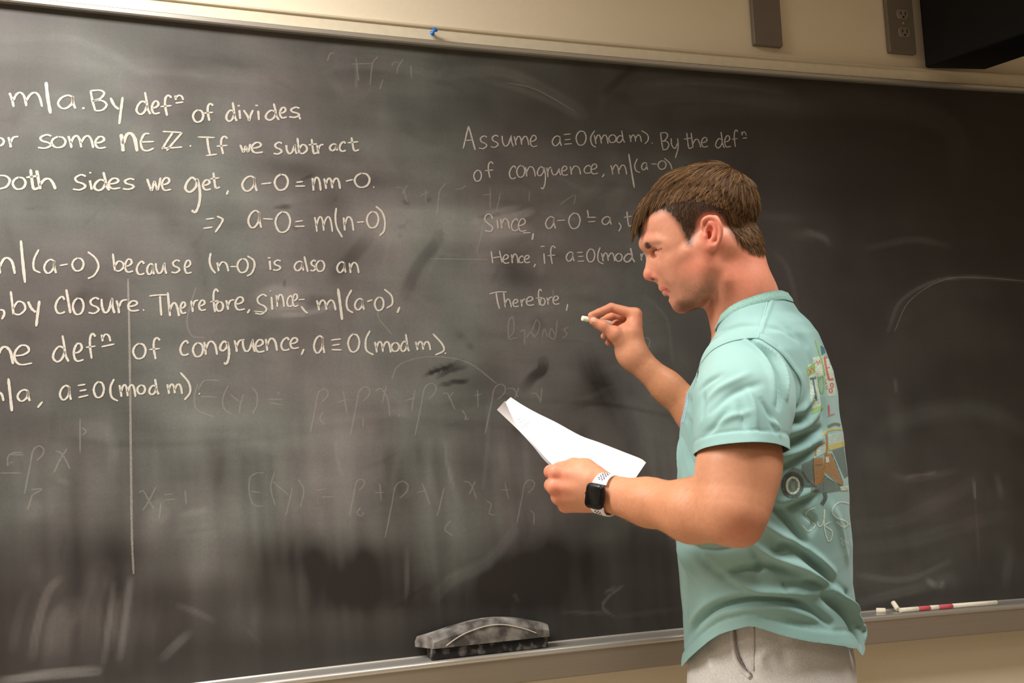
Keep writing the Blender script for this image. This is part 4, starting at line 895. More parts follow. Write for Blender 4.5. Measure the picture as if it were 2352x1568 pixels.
paint((172, 64, 70), hm * np.maximum(g2(hx_, hy_, 1524, 662, 10, 4.6, 4), g2(hx_, hy_, 1534, 667, 9.5, 5.5, 4)) * (hc_ < .030), .62)
paint((84, 32, 34), hm * np.exp(-((hy_ - (668 - (hx_ - 1519) * .36)) / 1.3) ** 2) * (hx_ < 1544) * (hx_ > 1518) * (hc_ < .028), .8)
paint((60, 34, 28), hm * g2(hx_, hy_, 1500, 641, 4.5, 2.6) * (hc_ > .004), .8)
# brows: dense hair tint, then a fainter tail with the brow shadow coloured in
bm1 = g2(hx_, hy_, 1487, 562, 7.5, 8, 4) * (hc_ < .040); bm2 = np.exp(-((hy_ - (559 - (hx_ - 1495) * .10)) / 6) ** 2) * np.clip((1530 - hx_) / 14, 0, 1) * np.clip((hx_ - 1486) / 6, 0, 1)
paint((92, 60, 44), hm * bm1, .7); paint((118, 78, 60), hm * bm2 * (hc_ > .010), .6)
# eyelid line
paint((56, 32, 26), hm * np.exp(-((hy_ - (579 - (hx_ - 1501) * .46)) / 1.8) ** 2) * (hx_ > 1500) * (hx_ < 1521) * (hc_ > .018), .85)
# hair-covered scalp
HPOLY = np.array([(1440,350),(1790,350),(1790,560),(1752,592),(1728,588),(1706,576),(1690,556),(1676,536),(1664,516),(1657,500),(1640,490),(1618,494),(1606,508),(1603,530),(1594,548),(1590,566),(1576,567),(1570,545),(1560,524),(1548,506),(1534,492),(1520,486),(1505,492),(1486,500),(1462,505),(1440,500)], float)
def inpoly(x, y, poly):
    r = np.zeros(len(x), bool); n = len(poly); j = n - 1
    for i in range(n):
        xi, yi = poly[i]; xj, yj = poly[j]
        r ^= ((yi > y) != (yj > y)) & (x < (xj - xi) * (y - yi) / (yj - yi + 1e-9) + xi); j = i
    return r
def polydist(x, y, poly):
    D = np.full(len(x), 1e9)
    for i in range(len(poly)):
        a, b = poly[i-1], poly[i]; ab = b - a; t = np.clip(((x-a[0])*ab[0] + (y-a[1])*ab[1]) / ab.dot(ab), 0, 1)
        D = np.minimum(D, np.hypot(x - a[0] - t*ab[0], y - a[1] - t*ab[1]))
    return D
isear = (hc_ > .0785) & (hx_ > 1608) & (hx_ < 1665) & (hy_ > 490) & (hy_ < 590)
sd = np.where(inpoly(hx_, hy_, HPOLY), 1, -1) * polydist(hx_, hy_, HPOLY)
scalp = np.clip((sd + 5) / 14, 0, 1) * hm * (~isear)
paint((58, 42, 34), scalp, .9)
# hands and elbows redder
paint((224, 132, 108), am * g2(bx_, by_, 1275, 1110, 34, 60), .7)
paint((208, 118, 96), am * g2(bx_, by_, 1705, 1222, 46, 40), .42)
paint((198, 132, 92), am * g2(bx_, by_, 1500, 1160, 110, 80, 4) * (bw_ < 1.66), .35)
paint((198, 136, 92), am * g2(bx_, by_, 1540, 900, 60, 80, 4) * (bw_ > 1.9), .4)
paint((222, 136, 110), am * g2(bx_, by_, 1400, 735, 60, 40), .5)
paint((222, 136, 110), am * g2(bx_, by_, 1475, 730, 14, 30), .6)
m_skin = mat('skin', srgb(214, 152, 118), .48, nscale=160, namt=.055, bump=.00012, bscale=700, attr='col', sss=.12, spec=.35)
foot = np.array([*(P(1760, 1500, 1.70)[:2]), 0.0])
person = empty('person', foot, 'young man in a mint green t-shirt writing at the board with chalk while holding papers', 'person')
body = np_mesh('body', BV, BF, m_skin, person, True, SK)
# ------------------------------------------------------------------ clothes
def bco(p): d = np.asarray(p) - BD.o; return d @ BD.a, d @ BD.b, d @ BD.c
sp_, cp_ = math.sin(math.radians(20)), math.cos(math.radians(20))
def loft(tab, n=2.25, k=.012, grow=0.0):
    tab = np.array(tab, float); bt = (900 - tab[:, 0]) * S; o = np.argsort(bt); bt = bt[o]; tab = tab[o]
    mid = ((tab[:, 1] + tab[:, 2]) / 2 - 1745) * S / cp_; Eh = (tab[:, 2] - tab[:, 1]) / 2 * S; hc = tab[:, 3] + grow
    ha = np.sqrt(np.maximum(Eh ** 2 - (tab[:, 3] * sp_) ** 2, .03 ** 2)) / cp_ + grow
    oo, aa, bb, cc = (BD.o.astype(np.float32), BD.a.astype(np.float32), BD.b.astype(np.float32), BD.c.astype(np.float32))
    def sec(b): return np.interp(b, bt, mid), np.interp(b, bt, ha), np.interp(b, bt, hc)
    def f(p):
        d = p - oo; a = d @ aa; b = d @ bb; c = d @ cc; m, h1, h2 = sec(b)
        u = np.abs(a - m); v = np.abs(c); q = ((u / h1) ** n + (v / h2) ** n) ** (1 / n) + 1e-6; rho = np.sqrt(u * u + v * v)
        r = np.where(q < .25, -np.minimum(h1, h2) * (1 - q), rho * (1 - 1 / q))
        return np.maximum(r, np.maximum(b - bt[-1], bt[0] - b)).astype(np.float32)
    c0 = BD.o + BD.b * (bt[0] + bt[-1]) / 2; R_ = math.hypot((bt[-1] - bt[0]) / 2, .27)
    return (f, c0, R_, k, 1), sec
TTAB = [(645,1652,1808,.072),(668,1651,1810,.077),(684,1650,1815,.085),(700,1650,1828,.099),(718,1648,1842,.120),(740,1640,1869,.145),(765,1630,1892,.170),(800,1614,1908,.190),(850,1592,1925,.200),(900,1570,1931,.203),(960,1556,1935,.200),
        (1055,1554,1944,.192),(1130,1552,1951,.186),(1240,1551,1957,.182),(1330,1560,1955,.182),(1400,1568,1963,.185),(1460,1569,1972,.190),(1520,1571,1984,.196),(1560,1571,1988,.198)]
tl, tsec = loft(TTAB)
SHOULD = [rc(P(1724, 846, 1.605), P(1718, 880, 1.58), .064, .060, .03), rc(P(1795, 846, 1.88), P(1780, 870, 1.89), .054, .054, .03)]
SV, SF = mesh_sdf([tl] + SHOULD, .0030); SV, SF = largest(SV, SF)
SV = relax(SV, SF, 6, .5)
def outward(V, F, cen):
    N_ = vnorm(V, F)
    return (N_, F) if ((V - cen) * N_).sum() > 0 else (-N_, F[:, ::-1])
SN, SF = outward(SV, SF, BD.o)
bvh_base = BVHTree.FromPolygons([tuple(v) for v in SV], [tuple(f) for f in SF])
def cast(bvh, px, py):
    r = _n(ray(px, py)); h = bvh.ray_cast(Vector(CAM), Vector(r))
    return None if h[0] is None else (np.array(h[0]), np.array(h[1]))
def on(bvh, pts, n=5):
    out = []
    for x, y in catmull(pts, n):
        h = cast(bvh, x, y)
        if h: out.append(h[0])
    return np.array(out)
def folds(V, N_, bvh, lst):
    D = np.zeros(len(V))
    for pts, wpx, amp in lst:
        q = on(bvh, pts)
        if len(q) < 2: continue
        s = wpx * S * .6; lo, hi = q.min(0) - 3*s, q.max(0) + 3*s
        m = np.nonzero(((V > lo) & (V < hi)).all(1))[0]
        if not len(m): continue
        X = V[m]; best = np.full(len(m), 9.0); tt = np.zeros(len(m))
        for i in range(len(q) - 1):
            a, ab = q[i], q[i+1] - q[i]; t = np.clip(((X - a) @ ab) / (ab.dot(ab) + 1e-12), 0, 1)
            d = np.linalg.norm(X - a - t[:, None] * ab, axis=1); u = d < best; best = np.where(u, d, best); tt = np.where(u, (i + t) / (len(q) - 1), tt)
        D[m] += amp * .0018 * np.exp(-(best / s) ** 2) * np.sin(np.pi * np.clip(tt * .9 + .05, 0, 1)) ** .6
    return V + N_ * D[:, None]
c4 = lambda L_: [(1520 + x / 3.086, 1060 + y / 3.086) for x, y in L_]
c3 = lambda L_: [(1520 + x / 3.136, 640 + y / 3.136) for x, y in L_]
TF = [(c4([(600,555),(750,650),(900,720),(1050,780),(1180,850),(1280,940),(1340,1060)]), 17, 8.5), (c4([(700,430),(820,500),(960,590),(1110,690),(1230,790)]), 15, 6.5),
      (c4([(800,650),(900,595),(1010,650),(1100,745),(1200,850),(1310,950)]), 17, -9), (c4([(420,800),(600,755),(800,745),(1010,795)]), 16, -7), (c4([(350,760),(480,830),(640,900),(800,935),(960,935),(1120,930)]), 18, 6),
      (c4([(180,1230),(290,1100),(440,1015),(700,978),(900,988),(1050,1045),(1210,1150)]), 13, -8.5), (c4([(260,1200),(420,1070),(700,1025),(900,1040),(1100,1120)]), 22, 4), (c4([(200,1130),(330,1000),(500,930),(720,915)]), 18, 4.5),
      (c4([(1140,950),(1270,1040),(1350,1170),(1385,1290)]), 16, -9), (c4([(1200,900),(1320,1020),(1385,1160),(1400,1260)]), 12, 6), (c4([(880,872),(1040,858),(1210,885)]), 11, -4.5), (c4([(870,860),(872,925)]), 7, -2.5),
      (c4([(730,270),(850,370),(930,470),(1010,570)]), 14, -7), (c4([(860,345),(1000,290),(1090,240)]), 13, -5), (c4([(820,300),(980,240),(1080,190)]), 14, 4), (c4([(1000,360),(1080,420),(1060,500)]), 12, -4),
      (c4([(240,640),(300,720),(450,830),(640,920)]), 17, -5), (c4([(110,620),(180,730),(250,850)]), 20, 5), (c4([(160,900),(180,1100),(170,1300)]), 14, -3.5), (c4([(110,560),(300,620),(560,600)]), 18, -5), (c4([(900,1120),(1050,1140),(1200,1180)]), 12, -2.5),
      (c4([(600,560),(690,700),(660,840)]), 16, -3), (c4([(1180,300),(1260,450),(1330,700)]), 22, 2.5), (c4([(740,900),(900,900),(1060,820)]), 14, 3),
      (c3([(1010,1000),(940,1010),(860,1060)]), 14, -6), (c3([(1130,950),(1020,1060),(850,1130)]), 16, 4.5), (c3([(1160,1080),(1020,1140),(830,1220)]), 15, -5.5), (c3([(1150,1150),(1000,1230),(820,1290)]), 14, 4), (c3([(1120,1200),(980,1300),(800,1380)]), 14, -4.5),
      (c3([(890,1010),(960,975),(1040,900),(1090,800)]), 12, 4), (c3([(1040,520),(1110,680),(1150,860),(1180,1100)]), 26, -3), (c3([(900,330),(1000,420),(1060,520)]), 26, -2.5), (c3([(420,380),(560,330),(700,330)]), 14, -2), (c3([(380,430),(500,390),(690,385)]), 12, 1.6),
      (c3([(760,340),(860,360),(980,440)]), 14, -1.8), (c3([(130,1130),(180,1280),(250,1430)]), 16, -6), (c3([(115,1080),(130,1250),(140,1430)]), 14, 4), (c3([(180,1000),(240,1150),(290,1300)]), 16, -5), (c3([(150,800),(200,900),(250,1050)]), 18, -3.5),
      (c3([(800,140),(740,300),(700,420)]), 6, 1.8), (c3([(785,140),(722,300),(682,420)]), 4, -1.4)]
V1 = folds(SV, SN, bvh_base, TF)
aa_, bb_, cc_ = bco(SV)
nz1 = vnoise(aa_*14 + 9, bb_*10 + cc_*6 + 30, 11) - .5; nz2 = vnoise(aa_*38 + cc_*20 + 50, bb_*30 + 70, 12) - .5
V1 = V1 + SN * (nz1 * .005 + nz2 * .0022)[:, None]
# armhole seam: the torso panel is gathered where the sleeve is set in
seam = [(1600,876),(1606,844),(1631,809),(1663,790),(1698,780),(1740,777),(1765,790),(1794,812),(1820,844),(1839,876),(1838,905),(1830,930)]
V1 = folds(V1, SN, bvh_base, [(seam, 15, 1.6)])
V1 = relax(V1, SF, 2, .5)
# hem and neck openings
HEMP = [(1572,1517),(1586,1505),(1605,1490),(1628,1471),(1650,1457),(1670,1450),(1695,1444),(1717,1438),(1735,1440),(1757,1447),(1785,1457),(1850,1474),(1900,1482),(1940,1486),(1968,1490),(1982,1497)]
ha_, hb_ = [], []
for x, y in HEMP:
    m_, h1, h2 = tsec((900 - y) * S); q = T(x, y, 0.0); a_ = bco(q)[0]
    for _ in range(4):
        c_ = h2 * max(0, 1 - (min(abs(a_ - m_), h1) / h1) ** 2.25) ** (1 / 2.25); q = T(x, y, c_); a_, b_, _c = bco(q)
    ha_.append(a_); hb_.append(b_)
o_ = np.argsort(ha_); ha_ = np.array(ha_)[o_]; hb_ = np.array(hb_)[o_]
def neck_b(a, c): return np.interp(a, [bco(T(1642, 770))[0], bco(T(1802, 688))[0]], [(900-770)*S, (900-687)*S]) + .0060 * (c / .07) ** 2
hemline = np.interp(aa_, ha_, hb_)
hd = bb_ - hemline                                   # height above the hem
V1 = V1 + SN * (np.where(hd < .0165, .0008, 0) - .0016 * np.exp(-((hd - .0175) / .0028) ** 2) + .0035 * (vnoise(aa_*30 + 5, cc_*30, 15) - .5) * np.clip(1 - hd / .05, 0, 1) + .004 * np.clip(1 - hd / .02, 0, 1))[:, None]
af_, bf_, cf_ = bco(V1); g = np.maximum(np.interp(af_, ha_, hb_) - bf_, bf_ - neck_b(af_, cf_))
VT, FT = cut_quads(V1, SF, g)
VT, FT = compact(VT, FT)
TEAL = srgb(145, 186, 177)
def cloth_mat(name, c1, c2, sc=5, wscale=1500, bumpd=.00010):
    m = noisy_mat(name, c1, c2, sc, .38, .62, .9); nt = m.node_tree; N = nt.nodes; L = nt.links; b = N['Principled BSDF']
    b.inputs['Specular IOR Level'].default_value = .15; b.inputs['Sheen Weight'].default_value = .15
    n = N.new('ShaderNodeTexNoise'); n.inputs['Scale'].default_value = wscale; tc = N.new('ShaderNodeTexCoord'); L.new(tc.outputs['Object'], n.inputs['Vector'])
    bp = N.new('ShaderNodeBump'); bp.inputs['Distance'].default_value = bumpd; L.new(n.outputs[0], bp.inputs['Height']); L.new(bp.outputs[0], b.inputs['Normal']); return m
m_tee = cloth_mat('washed_mint_cotton', srgb(126, 162, 159), srgb(143, 178, 174))
m_thread = mat('pale_seam', srgb(150, 188, 180), .9); m_rib = cloth_mat('ribbed_mint_cotton', srgb(120, 158, 150), srgb(136, 172, 164), 400)
def solid(o, t, off=-1):
    me = o.data; ei = np.empty(len(me.loops), np.int32); me.loops.foreach_get('edge_index', ei)
    at_ = me.attributes.new('sharp_edge', 'BOOLEAN', 'EDGE'); at_.data.foreach_set('value', np.bincount(ei, minlength=len(me.edges)) == 1)
    md = o.modifiers.new('thickness', 'SOLIDIFY'); md.thickness = t; md.offset = off; md.use_rim = True
shirt = np_mesh('t_shirt', VT, FT, m_tee, person); solid(shirt, .0009)
bvh_shirt = BVHTree.FromPolygons([tuple(v) for v in VT], [tuple(f) for f in FT])
# collar band, set on the rim of the neck opening
rim_g = np.abs(bco(VT)[1] - neck_b(bco(VT)[0], bco(VT)[2]))
a_v, b_v, c_v = bco(VT); onr = (rim_g < .0012) & (np.abs(c_v) < .13); ac0 = (a_v[onr].min() + a_v[onr].max()) / 2
thv = np.arctan2(c_v[onr], a_v[onr] - ac0); NR = 96; rimp = []
for k in range(NR):
    th = -math.pi + 2 * math.pi * (k + .5) / NR; dth = np.abs((thv - th + math.pi) % (2*math.pi) - math.pi); w_ = np.exp(-(dth / .06) ** 2) + 1e-12
    rr = (np.hypot(a_v[onr] - ac0, c_v[onr]) * w_).sum() / w_.sum(); bb0 = (b_v[onr] * w_).sum() / w_.sum(); rimp.append((th, rr, bb0))
rimp = np.array(rimp)
V, n5 = [], 6
for th, rr, b0 in rimp:
    ca, sa = math.cos(th), math.sin(th)
    for dr, db in ((.0045, -.0048), (.0040, -.0020), (.0022, .0015), (-.0010, .0055), (-.0026, .0078), (-.0034, .0100)):
        V.append(BD.o + BD.a * (ac0 + ca * (rr + dr)) + BD.b * (b0 + db) + BD.c * (sa * (rr + dr)))
F = [(k*n5+j, ((k+1) % NR)*n5+j, ((k+1) % NR)*n5+j+1, k*n5+j+1) for k in range(NR) for j in range(n5-1)]
collar = py_obj('collar', V, F, m_rib, shirt); solid(collar, .0020, 0)
# near sleeve
hemc = P(1701, 1036, 1.475)
SL = [rc(P(1716, 862, 1.578), P(1706, 930, 1.528), .0715, .0665, .02), rc(P(1706, 930, 1.528), P(1700, 1005, 1.490), .0665, .0600, .03), rc(P(1700, 1005, 1.490), P(1699, 1090, 1.455), .0600, .0580, .02)]
def sleeve(prims, hc_, axis, foldl, nm):
    V, F = mesh_sdf(prims, .0026); V = relax(V, F, 2, .5); N_, F = outward(V, F, V.mean(0))
    bv = BVHTree.FromPolygons([tuple(v) for v in V], [tuple(f) for f in F])
    V2 = folds(V, N_, bv, foldl); g_ = (V - hc_) @ axis; x = (V - hc_) @ BD.a; y = (V - hc_) @ BD.c
    V2 = V2 + N_ * ((vnoise(V[:, 0]*22+40, V[:, 2]*22+V[:, 1]*9+60, 21) - .5) * .004 + np.where(g_ > -.0165, .001, 0) - .0012 * np.exp(-((g_ + .0175) / .0026) ** 2) + .003 * np.clip(1 + g_ / .02, 0, 1) * vnoise(x*40+9, y*40+9, 5) + .0015 * np.clip(1 + g_ / .02, 0, 1))[:, None]
    g_ = g_ + .006 * (vnoise(x*26 + 20, y*26 + 20, 8) - .5)
    g_ = (V2 - hc_) @ axis + .006 * (vnoise(x*26 + 20, y*26 + 20, 8) - .5)
    V2, F2 = cut_quads(V2, F, g_); V2, F2 = compact(V2, F2)
    o = np_mesh(nm, V2, F2, m_tee, shirt); solid(o, .0010); return o, bv, V2, F2
dn_ = dirc(0, 1, 0); tw = dirc(0, 0, -1); axn = _n(dn_ + .30 * tw + .03 * dirc(1, 0, 0))
SFOLD = [(c3([(640,445),(760,540),(830,680),(850,830),(830,930)]), 9, -5.5), (c3([(700,460),(820,570),(885,720),(890,860)]), 9, 5), (c3([(600,440),(720,560),(790,700),(810,880)]), 12, 3),
         (c3([(330,870),(430,780),(620,690)]), 14, 2.6), (c3([(290,820),(300,900),(290,1000)]), 10, -2.4), (c3([(270,800),(330,740),(420,690)]), 12, -2.2), (c3([(360,960),(500,830),(700,760)]), 14, -2.8), (c3([(620,800),(660,920),(690,1060)]), 12, 3),
         (c3([(560,900),(580,1000),(600,1090)]), 12, -2.4), (c3([(720,880),(780,980),(820,1090)]), 12, -3.4), (c3([(400,1050),(500,1000),(640,960)]), 12, 2), (c3([(300,1120),(380,1060),(470,950)]), 12, -2.6), (c3([(780,1000),(830,1060),(845,1120)]), 10, 3)]
slv, bvh_sleeve, SVV, SFF = sleeve(SL, hemc, axn, SFOLD, 'sleeve')
SR = [rc(P(1795, 858, 1.885), P(1765, 885, 1.92), .058, .057, .02), rc(P(1765, 885, 1.92), P(1712, 940, 1.955), .057, .053, .03)]
hr = P(1722, 928, 1.945); sleeve(SR, hr, _n(P(1662, 1008, 1.975) - P(1745, 905, 1.935)), [], 'sleeve')
# raised seams as fine cord
m_seamd = mat('gathered_seam', srgb(112, 150, 144), .9)
def cast_sh(px, py):
    hs = [h for h in (cast(bvh_shirt, px, py), cast(BV_sl, px, py)) if h]
    return min(hs, key=lambda h: np.linalg.norm(h[0] - CAM)) if hs else None
BV_sl = BVHTree.FromPolygons([tuple(v) for v in SVV], [tuple(f) for f in SFF])
def seam_obj(pts, r, nm='seam', m=m_thread, lift=.0002):
    q = []
    for x, y in catmull(pts, 6):
        h = cast_sh(x, y)
        if h:
            n_ = h[1] if h[1].dot(h[0] - CAM) < 0 else -h[1]; q.append(h[0] + n_ * lift)
    if len(q) < 3: return
    q = np.array(q)
    for _ in range(2): q[1:-1] = (q[:-2] + 2*q[1:-1] + q[2:]) / 4
    tube_obj(nm, q, r, m, shirt, 6)
seam_obj(c3([(762,142),(745,230),(712,340),(695,425)]), .0006)
seam_obj(seam, .0011, 'armhole_seam', m_seamd, .0001)
# --- pants
PT = [(1340,1600,1925,.150),(1420,1588,1943,.160),(1500,1577,1960,.170),(1568,1574,1966,.174),(1640,1576,1970,.182),(1720,1590,1962,.180)]
pl_, psec = loft(PT, 2.15, .02)
hipn, hipf = T(1765, 1640, .080), T(1785, 1640, -.082)
def leg(h, fx):
    kn = np.array([h[0] + fx * .5, h[1] + .01, .48]); an = np.array([h[0] + fx, h[1] - .01, .10])
    return [rc(h, kn, .086, .072, .05), rc(kn, an, .074, .058, .03)], an
LN, an1 = leg(hipn, -.02); LF, an2 = leg(hipf, .02)
PV, PF = mesh_sdf([pl_] + LN + LF, .0042); PV, PF = largest(PV, PF); PV = relax(PV, PF, 2, .5); PN, PF = outward(PV, PF, PV.mean(0))
bv = BVHTree.FromPolygons([tuple(v) for v in PV], [tuple(f) for f in PF])
PV = folds(PV, PN, bv, [(c4([(660,1180),(658,1350),(655,1500)]), 4, -1.6), (c4([(900,1240),(860,1330),(880,1440)]), 22, -3), (c4([(740,1480),(700,1400),(760,1300)]), 20, 3.5), (c4([(540,1380),(590,1480),(640,1515)]), 10, -3.5), (c4([(330,1330),(360,1450),(400,1568)]), 24, 3)])
PV = PV + PN * ((vnoise(PV[:, 0]*14+30, PV[:, 2]*10+30, 31) - .5) * .006)[:, None]
m_pant = cloth_mat('heather_grey_fleece', srgb(194, 190, 188), srgb(210, 206, 203), 420)
keep = PV[PF][:, :, 2].mean(1) > .085
PV, PF = compact(PV, PF[keep]); trousers = np_mesh('sweatpants', PV, PF, m_pant, person); solid(trousers, .003)
bvh_p = BVHTree.FromPolygons([tuple(v) for v in PV], [tuple(f) for f in PF])
def on_pants(pts, r, nm, m, lift=.0006):
    q = []
    for x, y in catmull(pts, 5):
        h = cast(bvh_p, x, y)
        if h: q.append(h[0] + (h[1] if h[1].dot(h[0]-CAM) < 0 else -h[1]) * lift)
    if len(q) > 2: tube_obj(nm, q, r, m, trousers, 8)
m_pant2 = mat('grey_fleece_binding', srgb(204, 199, 196), .95)
on_pants(c4([(495,1150),(505,1280),(525,1400),(570,1480),(630,1530)]), .0042, 'pocket_welt', m_pant2, .001)
on_pants(c4([(520,1180),(530,1290),(555,1400),(600,1470),(640,1500)]), .0014, 'pocket_slit', mat('pocket_shadow', srgb(140, 133, 129), .95), .003)
on_pants(c4([(656,1170),(655,1300),(652,1480)]), .0010, 'side_seam', mat('grey_seam', srgb(176, 170, 166), .95), .0002)
m_shoe = mat('white_trainer', srgb(225, 222, 216), .5); m_sole = mat('rubber_sole', srgb(240, 238, 232), .6)
for an in (an1, an2):
    fwd = _n(np.array([-BD.a[0], -BD.a[1], 0])); a0 = np.array([an[0], an[1], 0])
    V, F = mesh_sdf([rc(a0 + [0, 0, .10], a0 + [0, 0, .05], .046, .048, .02), rc(a0 - fwd*.03 + [0, 0, .045], a0 + fwd*.16 + [0, 0, .045], .040, .036, .03)], .005)
    V[:, 2] = np.maximum(V[:, 2], .022); sh = np_mesh('shoe', V, F, m_shoe, person)
    V, F = mesh_sdf([rc(a0 - fwd*.035 + [0, 0, .03], a0 + fwd*.165 + [0, 0, .03], .044, .041, .02)], .005)
    V[:, 2] = np.clip(V[:, 2], .0, .024); np_mesh('sole', V, F, m_sole, sh, False)

# ------------------------------------------------------------------ printed graphic on the back and chest of the shirt
def decal(nm, polys, m, lift=.0011, parent=shirt, step=3.5):
    """polygons / bands given as pixel outlines, draped on the shirt"""
    V, F = [], []
    for pg in polys:
        (a, b, c, d) = pg                      # quad corners; bilinear patch
        a, b, c, d = map(np.array, (a, b, c, d)); nu = max(1, int(max(np.linalg.norm(b-a), np.linalg.norm(c-d)) / step)); nv = max(1, int(max(np.linalg.norm(d-a), np.linalg.norm(c-b)) / step))
        ix = {}
        for i in range(nu + 1):
            for j in range(nv + 1):
                u, v = i/nu, j/nv; p = a*(1-u)*(1-v) + b*u*(1-v) + c*u*v + d*(1-u)*v
                h = cast_sh(p[0], p[1])
                if h: n_ = h[1] if h[1].dot(h[0]-CAM) < 0 else -h[1]; ix[i, j] = len(V); V.append(h[0] + n_ * (lift - .0005) * .6)
        for i in range(nu):
            for j in range(nv):
                k = [(i, j), (i+1, j), (i+1, j+1), (i, j+1)]
                if all(q in ix for q in k): F.append([ix[q] for q in k])
    if F: return py_obj(nm, V, F, m, parent)
def band(pts, w, n=5):
    c = catmull(pts, n); T_ = np.gradient(c, axis=0); T_ /= np.linalg.norm(T_, axis=1)[:, None] + 1e-9; Np = np.stack([-T_[:, 1], T_[:, 0]], 1)
    return [(c[i] - Np[i]*w/2, c[i+1] - Np[i+1]*w/2, c[i+1] + Np[i+1]*w/2, c[i] + Np[i]*w/2) for i in range(len(c)-1)]
g7 = lambda L_: [(1780 + x/3.136, 760 + y/3.136) for x, y in L_]
ink = lambda nm, c, r=.9: noisy_mat(nm, srgb(*c), tuple(list(np.array(srgb(*c)[:3])*.35 + np.array(TEAL[:3])*.65) + [1]), 420, .35, .70, r)
def ink(nm, c, r=.9):
    m = noisy_mat(nm, srgb(*c), srgb(*c), 420, .35, .7, r); nt = m.node_tree; N = nt.nodes; L = nt.links
    n = N.new('ShaderNodeTexNoise'); n.inputs['Scale'].default_value = 500; n.inputs['Detail'].default_value = 3; tc = N.new('ShaderNodeTexCoord'); L.new(tc.outputs['Object'], n.inputs['Vector'])
    mr = N.new('ShaderNodeMapRange'); mr.inputs[1].default_value = .32; mr.inputs[2].default_value = .62; mr.inputs[3].default_value = .30; mr.inputs[4].default_value = .88
    L.new(n.outputs[0], mr.inputs[0]); L.new(mr.outputs[0], N['Principled BSDF'].inputs['Alpha']); return m
i_w, i_r, i_b, i_g, i_y, i_k, i_o, i_gr, i_pw = ink('ink_white', (214,226,206)), ink('ink_red', (206,96,92)), ink('ink_blue', (62,110,124)), ink('ink_green', (140,186,104)), ink('ink_yellow', (214,196,112)), ink('ink_black', (74,78,74)), ink('ink_orange', (176,122,60)), ink('ink_grey', (110,122,114)), ink('ink_pale', (196,218,208))
decal('print_panel', [g7([(235,245),(285,225),(335,560),(265,590)]), g7([(270,190),(335,180),(350,330),(290,330)]), g7([(340,180),(410,200),(440,470),(380,470)])], i_w, .0009)
decal('print_panel', [g7([(222,270),(285,225),(292,300),(240,325)]), g7([(262,560),(340,530),(350,560),(270,600)])], i_g, .0012)
decal('print_panel', [g7([(325,110),(360,100),(372,150),(335,175)])], i_b, .0012)
decal('print_letter', band(g7([(250,345),(295,335)]), 5) + band(g7([(272,345),(285,420),(298,500)]), 4) , i_b, .0014)
decal('print_letter', band(g7([(345,320),(318,340),(312,390),(330,440),(348,440)]), 4) + band(g7([(345,320),(352,380),(348,440)]), 4), i_g, .0014)
decal('print_letter', band(g7([(355,190),(368,270),(388,350)]), 5) + band(g7([(350,192),(385,185)]), 4) + band(g7([(368,265),(392,262)]), 3) + band(g7([(385,350),(420,345)]), 5), i_r, .0014)
decal('print_letter', band(g7([(240,275),(262,300)]), 2.4) + band(g7([(262,262),(245,312)]), 2.4) + band(g7([(265,265),(285,290)]), 2.4) + band(g7([(290,235),(300,215),(308,240),(318,212),(326,235)]), 1.6), i_r, .0014)
decal('print_letter', band(g7([(400,400),(398,380),(415,378),(418,400),(402,402)]), 3) + band(g7([(392,440),(390,420),(408,415),(410,438),(394,440)]), 3), i_r, .0014)
decal('print_letter', band(g7([(372,380),(362,360),(375,345)]), 1.8) + band(g7([(382,395),(368,398),(370,415),(384,412)]), 1.8) + band(g7([(385,530),(388,600)]), 4)+ band(g7([(378,612),(400,604),(430,595)]), 2.2), i_r, .0014)
decal('print_surfboard', band(g7([(290,65),(315,150),(345,250),(358,320)]), 4), i_g, .0013)
decal('print_car_roof', band(g7([(340,750),(380,715),(430,705),(484,705)]), 5), i_y, .0013)
decal('print_car_roof', band(g7([(378,690),(430,668),(478,682)]), 7), i_gr, .0012)
decal('print_car_body', [g7([(380,745),(490,728),(498,800),(385,850)]), g7([(300,830),(365,790),(370,870),(275,920)])], i_pw, .0011)
decal('print_car_body', [g7([(378,820),(498,790),(500,830),(385,860)])], i_y, .0014)
decal('print_car_body', [g7([(275,915),(345,910),(345,1090),(282,1110)]), g7([(350,880),(405,880),(490,1110),(455,1110)]), g7([(350,940),(390,960),(440,1090),(350,1000)])], i_o, .0013)
decal('print_car_body', [g7([(410,860),(505,830),(528,1040),(500,1060)])], i_gr, .0012)
decal('print_car_body', band(g7([(370,740),(372,850),(355,960),(345,1060)]), 5) + band(g7([(290,900),(300,840),(360,800)]), 3.5), i_o, .0015)
decal('print_car_fender', [g7([(190,960),(275,920),(282,1110),(200,1110)]), g7([(60,1040),(130,980),(200,1000),(200,1110)]), g7([(350,1040),(440,1100),(530,1140),(340,1170)]), g7([(255,1100),(350,1060),(350,1165),(260,1160)])], i_gr, .0012)
circ = lambda cx, cy, rx, ry, n=20: [(cx + rx*math.cos(2*math.pi*k/n), cy + ry*math.sin(2*math.pi*k/n)) for k in range(n+1)]
decal('print_wheel', band(g7(circ(125,1110,62,76)), 13, 2), i_k, .0014); decal('print_wheel', band(g7(circ(128,1112,44,58)), 5, 2), i_w, .0017); decal('print_wheel', band(g7(circ(130,1114,24,32)), 5, 2), i_gr, .0018)
decal('print_wheel', band(g7([(122,1105),(140,1115)]), 5), i_r, .0020); decal('print_wheel', band(g7([(355,1165),(362,1200),(335,1250)]), 9), i_k, .0014)
decal('print_outline', band(g7([(195,1010),(240,1080),(290,1120)]), 3) + band(g7([(350,1040),(420,1085),(500,1120)]), 2) + band(g7([(275,915),(275,1000),(285,1105)]), 1.6) + band(g7([(405,880),(440,960),(490,1100)]), 1.6) + band(g7([(285,965),(345,960)]), 1.2), i_k, .0017)
